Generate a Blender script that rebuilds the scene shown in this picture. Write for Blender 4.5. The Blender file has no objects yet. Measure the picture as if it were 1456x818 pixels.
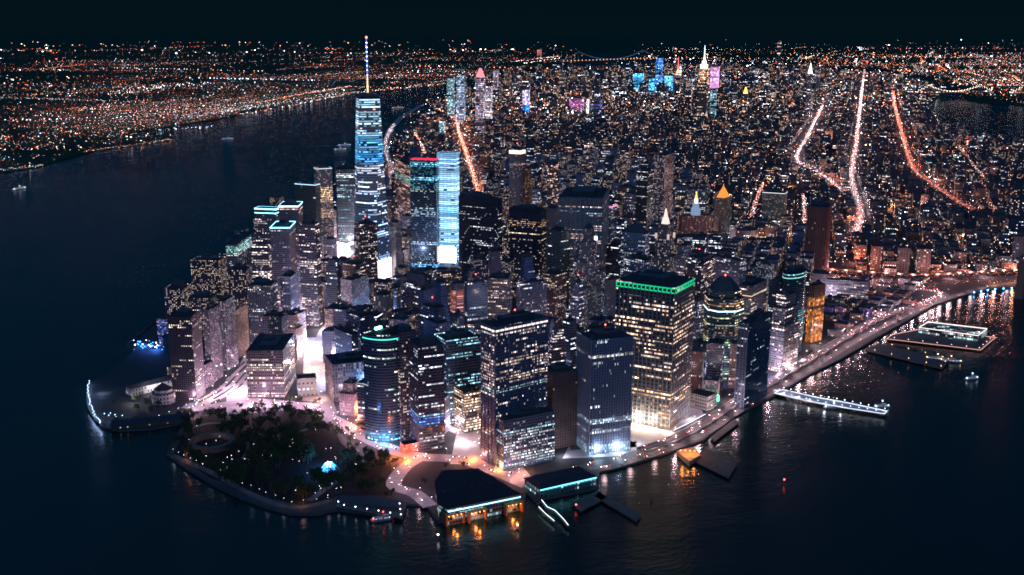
import bpy, math, random
from math import sin, cos, tan, radians as R_, pi, hypot, atan2, sqrt
from mathutils import Vector
rnd = random.Random(11)
C = bpy.context.scene.collection
sc = bpy.context.scene

# ------------------------------------------------------------------ camera model
CX, CY, CH = -198.28, -1259.33, 576.14
YAW, PIT, F, ROLL = 0.19655, 0.235678, 1577.07, 0.0051987
RE = 6371000 * 1.15
def drop(x, y):
    r = hypot(x-CX, y-CY)
    return 0.0 if r < 6000 else -(r*r-3.6e7)/(2*RE)
def proj(x, y, z):
    dx, dy = x-CX, y-CY
    e = dx*cos(YAW)-dy*sin(YAW); n = dx*sin(YAW)+dy*cos(YAW); q = z-CH
    yc = q*cos(PIT)+n*sin(PIT); zc = n*cos(PIT)-q*sin(PIT)
    if zc < 1: return (-9999, 9999)
    u = F*e/zc; v = -F*yc/zc
    return (728+cos(ROLL)*u-sin(ROLL)*v, 409+sin(ROLL)*u+cos(ROLL)*v)
def ray(u, v):
    a, b = u-728, v-409
    a, b = cos(ROLL)*a+sin(ROLL)*b, -sin(ROLL)*a+cos(ROLL)*b
    e = a; n = F*cos(PIT)-b*sin(PIT); q = -b*cos(PIT)-F*sin(PIT)
    return (e*cos(YAW)+n*sin(YAW), -e*sin(YAW)+n*cos(YAW), q)
def G(u, v, z=3.0):
    """photo pixel -> point of the horizontal plane at height z (curved beyond 6 km)"""
    d = ray(u, v); zz = z
    for _ in range(12):
        t = (zz-CH)/d[2] if d[2] < -1e-3 else 60000.0/F
        x, y = CX+t*d[0], CY+t*d[1]
        zz = z+drop(x, y)
    return (x, y)
def ll(a, o): return ((o+74.0130)*84320, (a-40.7010)*111050)
def inpoly(x, y, P):
    c = False; j = len(P)-1
    for i in range(len(P)):
        if (P[i][1] > y) != (P[j][1] > y) and x < (P[j][0]-P[i][0])*(y-P[i][1])/(P[j][1]-P[i][1])+P[i][0]: c = not c
        j = i
    return c
def segd(x, y, P):
    m = 1e9
    for i in range(len(P)-1):
        ax, ay = P[i]; bx, by = P[i+1]; L = (bx-ax)**2+(by-ay)**2
        t = 0 if L == 0 else max(0, min(1, ((x-ax)*(bx-ax)+(y-ay)*(by-ay))/L))
        m = min(m, hypot(x-ax-t*(bx-ax), y-ay-t*(by-ay)))
    return m
def along(P, step):
    out = []; carry = 0
    for i in range(len(P)-1):
        ax, ay = P[i]; bx, by = P[i+1]; L = hypot(bx-ax, by-ay)
        if L < 1e-6: continue
        t = carry
        while t < L:
            out.append((ax+(bx-ax)*t/L, ay+(by-ay)*t/L, atan2(by-ay, bx-ax))); t += step
        carry = t-L
    return out

# ------------------------------------------------------------------ materials
def newmat(name):
    m = bpy.data.materials.new(name); m.use_nodes = True
    m.cycles.emission_sampling = 'NONE'
    nt = m.node_tree; nt.nodes.clear()
    o = nt.nodes.new('ShaderNodeOutputMaterial'); b = nt.nodes.new('ShaderNodeBsdfPrincipled')
    nt.links.new(b.outputs[0], o.inputs[0])
    return m, nt, b
class NT:
    def __init__(s, nt): s.nt = nt
    def n(s, t, **k):
        x = s.nt.nodes.new(t)
        for a, b in k.items(): setattr(x, a, b)
        return x
    def put(s, sock, v):
        if hasattr(v, 'is_output') or isinstance(v, bpy.types.NodeSocket): s.nt.links.new(v, sock)
        else: sock.default_value = v
    def m(s, op, a, b=0.0, c=None):
        x = s.n('ShaderNodeMath', operation=op); s.put(x.inputs[0], a); s.put(x.inputs[1], b)
        if c is not None: s.put(x.inputs[2], c)
        return x.outputs[0]
    def mixc(s, f, a, b):
        x = s.n('ShaderNodeMix', data_type='RGBA'); s.put(x.inputs[0], f); s.put(x.inputs[6], a); s.put(x.inputs[7], b)
        return x.outputs[2]
    def scale(s, c, k):
        x = s.n('ShaderNodeVectorMath', operation='SCALE'); s.put(x.inputs[0], c); s.put(x.inputs[3], k); return x.outputs[0]
def c4(c): return (c[0], c[1], c[2], 1.0)
MATS = {}
def plain(name, col, rough=0.8, noise=0.25, nscale=0.05, metal=0.0, bump=0.0):
    if name in MATS: return MATS[name]
    m, nt, b = newmat(name); N = NT(nt)
    tc = N.n('ShaderNodeTexCoord'); nz = N.n('ShaderNodeTexNoise'); nz.inputs['Scale'].default_value = nscale; nz.inputs['Detail'].default_value = 6
    nt.links.new(tc.outputs['Object'], nz.inputs['Vector'])
    f = N.m('MULTIPLY_ADD', nz.outputs[0], 2*noise, 1-noise)
    nt.links.new(N.scale(c4(col)[:3], f), b.inputs['Base Color'])
    b.inputs['Specular IOR Level'].default_value = 0.0 if name == 'far_land' else .3
    b.inputs['Roughness'].default_value = rough; b.inputs['Metallic'].default_value = metal
    if bump:
        bp = N.n('ShaderNodeBump'); bp.inputs['Strength'].default_value = bump; nt.links.new(nz.outputs[0], bp.inputs['Height']); nt.links.new(bp.outputs[0], b.inputs['Normal'])
    MATS[name] = m; return m
def emit(name, col, s):
    if name in MATS: return MATS[name]
    m, nt, b = newmat(name)
    b.inputs['Base Color'].default_value = (0.1, 0.1, 0.1, 1)
    b.inputs['Emission Color'].default_value = c4(col); b.inputs['Emission Strength'].default_value = s
    MATS[name] = m; return m
def facade(name, wall=(.2, .2, .24), bay=3.0, fh=3.9, lit=.25, rows=.1, run=6, cA=(1, .8, .62), cB=(.75, .88, 1), s=1.6,
           ww=.62, wh=.5, ramp=None, H=100.0, glass=(.012, .02, .035), glow=0.0, raw=False, coh=None, rowbr=False):
    """windows in a grid of bays and storeys (UV in metres); some are lit; ramp = [(z, (r,g,b), probability)]"""
    if name in MATS: return MATS[name]
    if not raw: bay *= 1.0; fh *= 1.05; s *= 1.3; run = run*1.5
    m, nt, b = newmat(name); N = NT(nt)
    uv = N.n('ShaderNodeUVMap'); sp = N.n('ShaderNodeSeparateXYZ'); nt.links.new(uv.outputs[0], sp.inputs[0])
    su = N.m('DIVIDE', sp.outputs[0], bay); sv = N.m('DIVIDE', sp.outputs[1], fh)
    cu = N.m('FLOOR', su); cv = N.m('FLOOR', sv); fu = N.m('FRACT', su); fv = N.m('FRACT', sv)
    cb = N.n('ShaderNodeCombineXYZ'); nt.links.new(cu, cb.inputs[0]); nt.links.new(cv, cb.inputs[1])
    wn = N.n('ShaderNodeTexWhiteNoise', noise_dimensions='3D'); nt.links.new(cb.outputs[0], wn.inputs['Vector'])
    rw = N.n('ShaderNodeTexWhiteNoise', noise_dimensions='1D'); nt.links.new(cv, rw.inputs['W'])
    ru = N.m('FLOOR', N.m('ADD', N.m('DIVIDE', su, run), rw.outputs[0]))
    cb2 = N.n('ShaderNodeCombineXYZ'); nt.links.new(ru, cb2.inputs[0]); nt.links.new(cv, cb2.inputs[1]); cb2.inputs[2].default_value = 7.3
    w2 = N.n('ShaderNodeTexWhiteNoise', noise_dimensions='3D'); nt.links.new(cb2.outputs[0], w2.inputs['Vector'])
    # slow patches of occupied floors
    pn = N.n('ShaderNodeTexNoise'); pn.inputs['Scale'].default_value = .22; pn.inputs['Detail'].default_value = 2; nt.links.new(cb2.outputs[0], pn.inputs['Vector'])
    patch = N.m('MULTIPLY_ADD', pn.outputs[0], 2.4, -.35); patch = N.m('MAXIMUM', patch, 0.15)
    rowon = N.m('LESS_THAN', w2.outputs['Value'], rows)
    prob = N.m('ADD', N.m('MULTIPLY', patch, lit), N.m('MULTIPLY', rowon, .75))
    tint = None
    if ramp:
        cr = N.n('ShaderNodeValToRGB'); cr.color_ramp.interpolation = 'CONSTANT'
        nt.links.new(N.m('DIVIDE', sp.outputs[1], H), cr.inputs[0])
        el = cr.color_ramp.elements
        while len(el) > 1: el.remove(el[-1])
        for i, (z, col, p) in enumerate(ramp):
            e = el[0] if i == 0 else el.new(min(1, z/H))
            if i == 0: e.position = 0
            e.color = (col[0], col[1], col[2], p)
        tint = cr.outputs[0]
        prob = N.m('ADD', N.m('MULTIPLY', prob, N.m('MULTIPLY', .4, N.m('SUBTRACT', 1, cr.outputs[1]))), cr.outputs[1])
    coh = (.87 if rows > 0 else 0.0) if coh is None else coh
    if coh:
        lr = N.m('LESS_THAN', w2.outputs['Value'], prob)
        pr = N.m('ADD', N.m('MULTIPLY', lr, .93), N.m('MULTIPLY', N.m('SUBTRACT', 1, lr), N.m('MULTIPLY', prob, .22)))
        prob = N.m('ADD', N.m('MULTIPLY', prob, 1-coh), N.m('MULTIPLY', pr, coh))
    on = N.m('LESS_THAN', wn.outputs['Value'], prob)
    a = (1-ww)/2; h0 = (1-wh)/2
    mask = N.m('MULTIPLY', N.m('MULTIPLY', N.m('GREATER_THAN', fu, a), N.m('LESS_THAN', fu, 1-a)), N.m('MULTIPLY', N.m('GREATER_THAN', fv, h0), N.m('LESS_THAN', fv, 1-h0)))
    sc3 = N.n('ShaderNodeSeparateColor'); nt.links.new(wn.outputs['Color'], sc3.inputs[0])
    br = N.m('MULTIPLY_ADD', N.m('POWER', sc3.outputs[0], 3.0), 1.9, .22) if not rowbr else N.m('MULTIPLY_ADD', sc3.outputs[0], .35, .5)
    s2 = N.n('ShaderNodeSeparateColor'); nt.links.new(w2.outputs['Color'], s2.inputs[0]); br = N.m('MULTIPLY', br, N.m('MULTIPLY_ADD', s2.outputs[1], 1.1, .45) if not rowbr else N.m('MULTIPLY_ADD', N.m('POWER', s2.outputs[1], 2), 1.5, .35))
    col = N.mixc(sc3.outputs[1], c4(cA), c4(cB))
    if tint:
        x = N.n('ShaderNodeMix', data_type='RGBA', blend_type='MULTIPLY'); x.inputs[0].default_value = 1; nt.links.new(col, x.inputs[6]); nt.links.new(tint, x.inputs[7]); col = x.outputs[2]
    # cool wash between floors for curtain walls whose whole skin glows from inside
    es = N.m('MULTIPLY', N.m('MULTIPLY', on, mask), N.m('MULTIPLY', br, s))
    if glow: es = N.m('ADD', es, glow)
    nt.links.new(col, b.inputs['Emission Color']); nt.links.new(es, b.inputs['Emission Strength'])
    tc = N.n('ShaderNodeTexCoord'); nz = N.n('ShaderNodeTexNoise'); nz.inputs['Scale'].default_value = .03; nz.inputs['Detail'].default_value = 5
    nt.links.new(tc.outputs['Object'], nz.inputs['Vector'])
    wv = N.scale(wall, N.m('MULTIPLY_ADD', nz.outputs[0], 1.0, .5))
    gv = N.scale(glass, N.m('MULTIPLY_ADD', sc3.outputs[2], 1.6, .4))
    nt.links.new(N.mixc(mask, wv, gv), b.inputs['Base Color'])
    nt.links.new(N.m('MULTIPLY_ADD', mask, -.6, .75), b.inputs['Roughness'])
    MATS[name] = m; return m

# ------------------------------------------------------------------ mesh builder
class MB:
    def __init__(s): s.v = []; s.f = []; s.uv = []; s.mi = []; s.mats = []
    def mat(s, m):
        if m not in s.mats: s.mats.append(m)
        return s.mats.index(m)
    def face(s, pts, uvs=None, m=0):
        i = len(s.v); s.v += pts; s.f.append(tuple(range(i, i+len(pts)))); s.mi.append(m)
        s.uv += uvs if uvs else [(p[0], p[1]) for p in pts]
    def prism(s, P, z0, z1, mw, mr=None, uo=0.0, cap=True, bot=False):
        """P counter-clockwise"""
        a = uo; w = s.mat(mw); r = s.mat(mr) if mr else w
        for i in range(len(P)):
            p, q = P[i], P[(i+1) % len(P)]; L = hypot(q[0]-p[0], q[1]-p[1])
            s.face([(p[0], p[1], z0), (q[0], q[1], z0), (q[0], q[1], z1), (p[0], p[1], z1)], [(a, z0), (a+L, z0), (a+L, z1), (a, z1)], w); a += L
        if cap: s.face([(p[0], p[1], z1) for p in P], None, r)
        if bot: s.face([(p[0], p[1], z0) for p in reversed(P)], None, r)
    def taper(s, P, Q, z0, z1, mw, uo=0.0, cap=True):
        a = uo; w = s.mat(mw); n = len(P)
        for i in range(n):
            p, q = P[i], P[(i+1) % n]; p2, q2 = Q[i], Q[(i+1) % n]; L = hypot(q[0]-p[0], q[1]-p[1])
            s.face([(p[0], p[1], z0), (q[0], q[1], z0), (q2[0], q2[1], z1), (p2[0], p2[1], z1)], [(a, z0), (a+L, z0), (a+L, z1), (a, z1)], w); a += L
        if cap: s.face([(p[0], p[1], z1) for p in Q], None, w)
    def box(s, cx, cy, z0, wx, wy, h, m, ang=0.0, uo=0.0, mr=None):
        s.prism(rect(wx, wy, cx, cy, ang), z0, z0+h, m, mr, uo, True, True)
    def bar(s, a, b, r, m, n=5, r2=None):
        a = Vector(a); b = Vector(b); d = (b-a); 
        if d.length < 1e-6: return
        d.normalize(); t = Vector((0, 0, 1)) if abs(d.z) < .9 else Vector((1, 0, 0)); e1 = d.cross(t).normalized(); e2 = d.cross(e1)
        r2 = r if r2 is None else r2; w = s.mat(m)
        A = [tuple(a+r*(cos(2*pi*k/n)*e1+sin(2*pi*k/n)*e2)) for k in range(n)]; B = [tuple(b+r2*(cos(2*pi*k/n)*e1+sin(2*pi*k/n)*e2)) for k in range(n)]
        for k in range(n):
            j = (k+1) % n; s.face([A[j], A[k], B[k], B[j]], None, w)
        s.face(A, None, w); s.face(B[::-1], None, w)
    def octa(s, x, y, z, r, m, sx=1, sz=1):
        w = s.mat(m); P = [(x+r*sx, y, z), (x, y+r*sx, z), (x-r*sx, y, z), (x, y-r*sx, z)]; T = (x, y, z+r*sz); B = (x, y, z-r*sz)
        for k in range(4):
            s.face([P[k], P[(k+1) % 4], T], None, w); s.face([P[(k+1) % 4], P[k], B], None, w)
    def build(s, name, parent=None, loc=None, rz=0.0):
        me = bpy.data.meshes.new(name); me.from_pydata(s.v, [], s.f)
        for m in s.mats: me.materials.append(m)
        me.polygons.foreach_set('material_index', s.mi)
        l = me.uv_layers.new(name='UVMap'); flat = [c for t in s.uv for c in t]; l.data.foreach_set('uv', flat)
        me.update()
        o = bpy.data.objects.new(name, me); C.objects.link(o)
        if parent: o.parent = parent
        if loc: o.location = loc
        o.rotation_euler[2] = rz
        return o
def rect(wx, wy, cx=0, cy=0, ang=0.0):
    return [(cx+cos(ang)*a-sin(ang)*b, cy+sin(ang)*a+cos(ang)*b) for a, b in ((-wx/2, -wy/2), (wx/2, -wy/2), (wx/2, wy/2), (-wx/2, wy/2))]
def octo(wx, wy, c):
    a, b = wx/2, wy/2
    return [(-a+c, -b), (a-c, -b), (a, -b+c), (a, b-c), (a-c, b), (-a+c, b), (-a, b-c), (-a, -b+c)]
def inset(P, k):
    cx = sum(p[0] for p in P)/len(P); cy = sum(p[1] for p in P)/len(P)
    return [(cx+(p[0]-cx)*(1-k/max(1, hypot(p[0]-cx, p[1]-cy))), cy+(p[1]-cy)*(1-k/max(1, hypot(p[0]-cx, p[1]-cy)))) for p in P]
def sc_poly(P, a, b=None):
    b = a if b is None else b; return [(p[0]*a, p[1]*b) for p in P]
def tag(o, label=None, cat=None, group=None, kind=None):
    if label: o['label'] = label
    if cat: o['category'] = cat
    if group: o['group'] = group
    if kind: o['kind'] = kind
    return o
def empty(name, loc, rz, label, cat, group=None):
    o = bpy.data.objects.new(name, None); C.objects.link(o); o.location = loc; o.rotation_euler[2] = rz; o.empty_display_size = 5
    return tag(o, label, cat, group)
def light(x, y, z, col, power, parent=None, r=1.0, name='lamp_or_fill'):  # also serves unseen fill lights that have no lamp behind them
    l = bpy.data.lights.new(name, 'POINT'); l.energy = power; l.color = col; l.shadow_soft_size = r; l.specular_factor = .12 if power < 12000 else .008
    o = bpy.data.objects.new(name, l); C.objects.link(o); o.location = (x, y, z)
    return o

# ------------------------------------------------------------------ world: night sky, darker at the horizon
w = bpy.data.worlds.new('World'); sc.world = w; w.use_nodes = True; nt = w.node_tree; nt.nodes.clear(); N = NT(nt)
wo = N.n('ShaderNodeOutputWorld'); bg = N.n('ShaderNodeBackground'); nt.links.new(bg.outputs[0], wo.inputs[0])
tc = N.n('ShaderNodeTexCoord'); sp = N.n('ShaderNodeSeparateXYZ'); nt.links.new(tc.outputs['Generated'], sp.inputs[0])
cr = N.n('ShaderNodeValToRGB'); nt.links.new(sp.outputs[2], cr.inputs[0]); el = cr.color_ramp.elements
for i, (p, c) in enumerate([(0, (.0008, .0046, .0068)), (.035, (.0004, .0034, .0058)), (.12, (.0003, .009, .0235)), (.3, (.002, .012, .028)), (1, (.012, .046, .120))]):
    e = el[i] if i < 2 else el.new(p); e.position = p; e.color = c4(c)
# the western half of the sky keeps a little blue
wv = N.m('MULTIPLY_ADD', sp.outputs[0], -1.0, .45); wv = N.m('MAXIMUM', N.m('MINIMUM', wv, 1.5), .2)
el_ = N.m('MINIMUM', N.m('MULTIPLY', N.m('MAXIMUM', sp.outputs[2], 0), 9), 1)
fac = N.m('ADD', 1, N.m('MULTIPLY', el_, N.m('MULTIPLY', wv, 1.6)))
nt.links.new(N.scale(cr.outputs[0], fac), bg.inputs[0]); bg.inputs[1].default_value = 1.0
mo = bpy.data.lights.new('blue_fill', 'SUN'); mo.energy = .17; mo.color = (.30, .52, 1); mo.angle = R_(3)  # dim bluish fill from the south, added to brighten the facing walls
moo = bpy.data.objects.new('blue_fill', mo); C.objects.link(moo); moo.rotation_euler = (R_(66), 0, R_(8))

# camera
cam = bpy.data.cameras.new('camera'); cam.sensor_width = 36; cam.lens = 36*F/1456; cam.clip_end = 200000; cam.clip_start = 5
co = bpy.data.objects.new('camera', cam); C.objects.link(co); co.location = (CX, CY, CH)
from mathutils import Matrix
d = Vector((sin(YAW)*cos(PIT), cos(YAW)*cos(PIT), -sin(PIT))); rt = Vector((cos(YAW), -sin(YAW), 0)); up = rt.cross(d)
M = Matrix((rt, up, -d)).transposed()
co.rotation_euler = (M @ Matrix.Rotation(ROLL, 3, 'Z')).to_euler(); sc.camera = co
# ------------------------------------------------------------------ water
def water_mat():
    m, nt, b = newmat('water'); N = NT(nt)
    b.inputs['Base Color'].default_value = (.002, .018, .018, 1); b.inputs['Roughness'].default_value = .17; b.inputs['IOR'].default_value = 1.33
    tc = N.n('ShaderNodeTexCoord'); mp = N.n('ShaderNodeMapping'); mp.inputs['Scale'].default_value = (1, 1.9, 1); mp.inputs['Rotation'].default_value = (0, 0, R_(-18)); nt.links.new(tc.outputs['Object'], mp.inputs[0])
    n1 = N.n('ShaderNodeTexNoise'); n1.inputs['Scale'].default_value = .075; n1.inputs['Detail'].default_value = 5; n1.inputs['Roughness'].default_value = .6; nt.links.new(mp.outputs[0], n1.inputs['Vector'])
    n2 = N.n('ShaderNodeTexNoise'); n2.inputs['Scale'].default_value = .008; n2.inputs['Detail'].default_value = 3; nt.links.new(mp.outputs[0], n2.inputs['Vector'])
    h = N.m('MULTIPLY_ADD', n2.outputs[0], 2.5, n1.outputs[0])
    bp = N.n('ShaderNodeBump'); bp.inputs['Strength'].default_value = .32; bp.inputs['Distance'].default_value = 2.0; nt.links.new(h, bp.inputs['Height']); nt.links.new(bp.outputs[0], b.inputs['Normal'])
    return m
rings = [0.0]+[120*1.1**k for k in range(72)]
rings = [r for r in rings if r < 95000]; NS = 120
vs = [(CX, CY, 0)]; fs = []
for r in rings[1:]:
    for k in range(NS):
        x, y = CX+r*cos(2*pi*k/NS), CY+r*sin(2*pi*k/NS); vs.append((x, y, drop(x, y)))
for k in range(NS): fs.append((0, 1+k, 1+(k+1) % NS))
for i in range(len(rings)-2):
    for k in range(NS):
        a = 1+i*NS; fs.append((a+k, a+NS+k, a+NS+(k+1) % NS, a+(k+1) % NS))
me = bpy.data.meshes.new('water'); me.from_pydata(vs, [], fs); me.materials.append(water_mat()); 
for p in me.polygons: p.use_smooth = True
wt = bpy.data.objects.new('water', me); C.objects.link(wt); tag(wt, kind='structure')

# ------------------------------------------------------------------ land
m_ground = plain('ground_paving', (.045, .048, .055), .85, .35, .02)
m_road = plain('asphalt', (.075, .072, .08), .6, .3, .03)
m_road_lit = plain('lit_roadway', (.30, .27, .29), .7, .45, .04)  # paler than the asphalt: street glow is put into the colour
m_sea = plain('seawall_stone', (.12, .12, .12), .9)
m_park = plain('park_soil', (.005, .010, .010), .95, .5, .05)
m_dark = plain('far_land', (.025, .065, .045), .95, .5, .002)
near_shore = [G(*p) for p in [(233, 446), (205, 478), (190, 500), (166, 520), (140, 537), (128, 543), (123, 553), (126, 575), (134, 592), (142, 605), (168, 612), (215, 609), (262, 601), (240, 636), (236, 646), (262, 664),
    (300, 687), (340, 707), (378, 721), (412, 730), (450, 731), (480, 724), (572, 736), (578, 716), (606, 718), (622, 742), (745, 722), (748, 700), (765, 716), (775, 708), (848, 694), (853, 671), (900, 659), (950, 643), (1000, 626), (1040, 594), (1100, 563), (1150, 533), (1200, 508), (1250, 478), (1330, 433), (1400, 411), (1470, 406)]]
east = [ll(*p) for p in [(40.7095, -73.9910), (40.7105, -73.977), (40.719, -73.9735), (40.735, -73.974)]]+[G(1339, 180), G(1318, 150), G(1348, 131), G(1290, 116), G(1285, 108)]
west = [G(905, 86), G(850, 106), G(795, 114), G(735, 124), G(680, 134), G(622, 152), G(566, 192), G(548, 216), G(500, 262), G(430, 310), ll(40.7165, -74.0170), ll(40.713, -74.0178), ll(40.708, -74.0190)]
MANH = near_shore+east+west
mb = MB(); mb.prism(MANH, -6, 3.0, m_sea, m_ground)
tag(mb.build('ground'), kind='structure')
# far shores: polar cells, jagged only below a pixel
NJ = [G(-200, 268), G(0, 246), G(55, 238), G(70, 232), G(140, 214), G(245, 199), G(244, 192), G(180, 190), G(230, 182), G(300, 172), G(345, 164), G(338, 160), G(420, 150), G(500, 135), G(560, 128), G(640, 121), G(700, 112), G(760, 103), G(815, 90), G(830, 80), G(862, 75), ll(42.2, -73.7), ll(42.2, -76.0), ll(40.7, -75.2), ll(40.69, -74.2)]
EAST_SIDE = [G(1500, 172), G(1470, 152), G(1380, 145), G(1345, 119), G(1310, 108), G(1250, 98), G(925, 84), G(905, 80), G(862, 75), ll(42.2, -73.7), ll(42.2, -72.0), ll(40.8, -73.0), ll(40.74, -73.9)]
def land_cells(poly, name, z=3.0):
    vs = []; fs = []; idx = {}
    rr = [2500*1.011**k for k in range(320)]; NA = 560; a0, a1 = YAW-R_(34), YAW+R_(34)
    def vid(i, j):
        if (i, j) not in idx:
            r = rr[i]; a = a0+(a1-a0)*j/NA; x, y = CX+r*sin(a), CY+r*cos(a); idx[(i, j)] = len(vs); vs.append((x, y, drop(x, y)+z))
        return idx[(i, j)]
    for i in range(len(rr)-1):
        for j in range(NA):
            r = sqrt(rr[i]*rr[i+1]); a = a0+(a1-a0)*(j+.5)/NA; x, y = CX+r*sin(a), CY+r*cos(a)
            if r < 85000 and inpoly(x, y, poly): fs.append((vid(i, j), vid(i, j+1), vid(i+1, j+1), vid(i+1, j)))
    me = bpy.data.meshes.new(name); me.from_pydata(vs, [], fs); me.materials.append(m_dark)
    o = bpy.data.objects.new(name, me); C.objects.link(o); tag(o, kind='structure'); return o
land_cells(NJ, 'terrain'); land_cells(EAST_SIDE, 'terrain')

# ------------------------------------------------------------------ roads (photo pixels traced down to the ground)
def px(*pts): return [G(*p) for p in pts]
ROADS = {
 'fdr': (px((752, 690), (800, 674), (850, 660), (900, 648), (950, 632), (995, 610), (1040, 580), (1100, 545), (1150, 515), (1200, 484), (1240, 461), (1290, 441), (1325, 428), (1340, 421), (1330, 414), (1290, 410), (1230, 402), (1165, 392)), 24),
 'fdr2': (px((860, 666), (905, 653), (955, 637), (1003, 615), (1045, 587), (1105, 552), (1158, 521), (1206, 491), (1250, 467), (1330, 430), (1400, 409), (1456, 400)), 15),
 'broad': (px((752, 690), (735, 668), (700, 640), (665, 620), (640, 605), (610, 570)), 20),
 'state': (px((752, 690), (700, 668), (650, 653), (600, 650), (560, 640), (520, 622), (480, 600), (430, 578), (360, 572), (270, 582)), 26),
 'west': (px((270, 582), (320, 555), (345, 530), (385, 490), (420, 440), (470, 392), (505, 360), (540, 330), (552, 290), (556, 240), (548, 205), (566, 172), (600, 150)), 34),
 'bway': (px((470, 590), (455, 540), (452, 500), (470, 460), (515, 430), (560, 405)), 22),
 'ferry': (px((600, 650), (575, 665), (560, 690), (590, 702), (612, 720)), 20),
 'canyon': (px((820, 640), (805, 600), (800, 560), (805, 520), (812, 480)), 16),
 'frankfort': (px((1165, 386), (1240, 391), (1310, 395), (1380, 391), (1456, 387)), 18),
 'sixth': (px((681, 275), (672, 245), (662, 215), (652, 185), (650, 165)), 22),
 'varick': (px((608, 228), (598, 205), (590, 190)), 18),
 'bowery': (px((1215, 330), (1225, 300), (1212, 262), (1212, 235), (1218, 200), (1222, 160), (1229, 100)), 26),
 'first': (px((1385, 300), (1350, 278), (1318, 255), (1300, 240), (1290, 215), (1280, 180), (1272, 150), (1270, 130)), 24),
 'lafayette': (px((1200, 272), (1165, 245), (1133, 225), (1150, 190), (1170, 150)), 20),
 'centre': (px((1068, 310), (1075, 285), (1085, 262)), 16),
 'chambers': (px((1143, 318), (1144, 300), (1142, 278)), 16),
 'pike': (px((1398, 252), (1380, 230), (1362, 208)), 16),
}
def ribbon(P, w, z, m, name, zf=None):
    mb = MB(); Q = []
    for i in range(len(P)):
        a = P[max(0, i-1)]; b = P[min(len(P)-1, i+1)]; L = hypot(b[0]-a[0], b[1]-a[1]) or 1; nx, ny = -(b[1]-a[1])/L, (b[0]-a[0])/L
        Q.append(((P[i][0]+nx*w/2, P[i][1]+ny*w/2), (P[i][0]-nx*w/2, P[i][1]-ny*w/2)))
    wi = mb.mat(m)
    for i in range(len(Q)-1):
        a, b = Q[i]; c, e = Q[i+1]; mb.face([(*b, z), (*e, z), (*c, z), (*a, z)], None, wi)
    return mb, mb.build(name)
def smooth(P, n=5):
    out = []
    for i in range(len(P)-1):
        p0 = P[max(0, i-1)]; p1 = P[i]; p2 = P[i+1]; p3 = P[min(len(P)-1, i+2)]
        for k in range(n):
            t = k/n; f = lambda a, b, c, d: .5*((2*b)+(-a+c)*t+(2*a-5*b+4*c-d)*t*t+(-a+3*b-3*c+d)*t**3)
            out.append((f(p0[0], p1[0], p2[0], p3[0]), f(p0[1], p1[1], p2[1], p3[1])))
    return out+[P[-1]]
m_line = plain('lane_paint', (.7, .7, .68), .6, .1)
for i, (k, (P, wd)) in enumerate(ROADS.items()):
    S = smooth(P); ROADS[k] = (S, wd); z = 3.05+i*.012
    mb, o = ribbon(S, wd, z, m_road_lit if k in ('west', 'state', 'broad', 'bway', 'ferry') else m_road, 'road'); tag(o, kind='structure')
    if hypot(S[0][0]-CX, S[0][1]-CY) < 2600:
        lm = MB(); wi = lm.mat(m_line)
        for off in (-wd/4, 0, wd/4):
            for (x, y, a) in along(S, 14):
                if hypot(x-CX, y-CY) > 3000: continue
                X, Y = x-sin(a)*off, y+cos(a)*off; dx, dy = cos(a)*3, sin(a)*3; nx, ny = -sin(a)*.14, cos(a)*.14
                lm.face([(X-nx, Y-ny, z+.3e-1), (X+dx-nx, Y+dy-ny, z+.3e-1), (X+dx+nx, Y+dy+ny, z+.3e-1), (X+nx, Y+ny, z+.3e-1)], None, wi)
        lo = lm.build('road_markings'); tag(lo, kind='structure')
ALLR = [v for v in ROADS.values()]


# ------------------------------------------------------------------ towers
m_roof = plain('roof_gravel', (.045, .05, .065), .9, .4, .08)
m_roof2 = plain('roof_membrane', (.09, .095, .11), .85, .35, .06)
m_mech = plain('mechanical_louvres', (.07, .08, .1), .7, .4, .3)
m_stone = plain('limestone', (.30, .25, .24), .85, .3, .05)
m_steel = plain('steel', (.25, .27, .3), .4, .2, .1, .6)
e_red = emit('beacon_red', (1, .06, .05), 14)
e_white = emit('lamp_white', (1, .86, .84), 9)
e_cool = emit('lamp_cool', (.62, .82, 1), 9)
e_cyan = emit('light_band_cyan', (.25, .8, 1), 3.2)
e_green = emit('light_band_green', (.005, .62, .26), .85)
e_orange = emit('lamp_orange', (1, .36, .08), 9)
e_blue = emit('lamp_blue', (.05, .28, 1), 5)
e_pink = emit('lamp_pink', (1, .5, .62), 6)
e_warm = emit('lamp_warm', (1, .62, .3), 8)
FOOT = []   # footprints taken
def bisect(f, a, b):
    fa = f(a)
    if (f(b) > 0) == (fa > 0): return max(a, 16) if a < 10 and fa > 0 else (a if a > 10 else 24)
    for _ in range(40):
        m = (a+b)/2; fm = f(m)
        if (fm > 0) == (fa > 0): a, fa = m, fm
        else: b = m
    return (a+b)/2
CAPS = [(505, 556, 2600, 398), (583, 656, 2600, 382), (1001, 1062, 1620, 570), (935, 960, 1700, 380), (462, 506, 2600, 368), (430, 474, 1750, 560), (320, 352, 1750, 560)]
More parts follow.
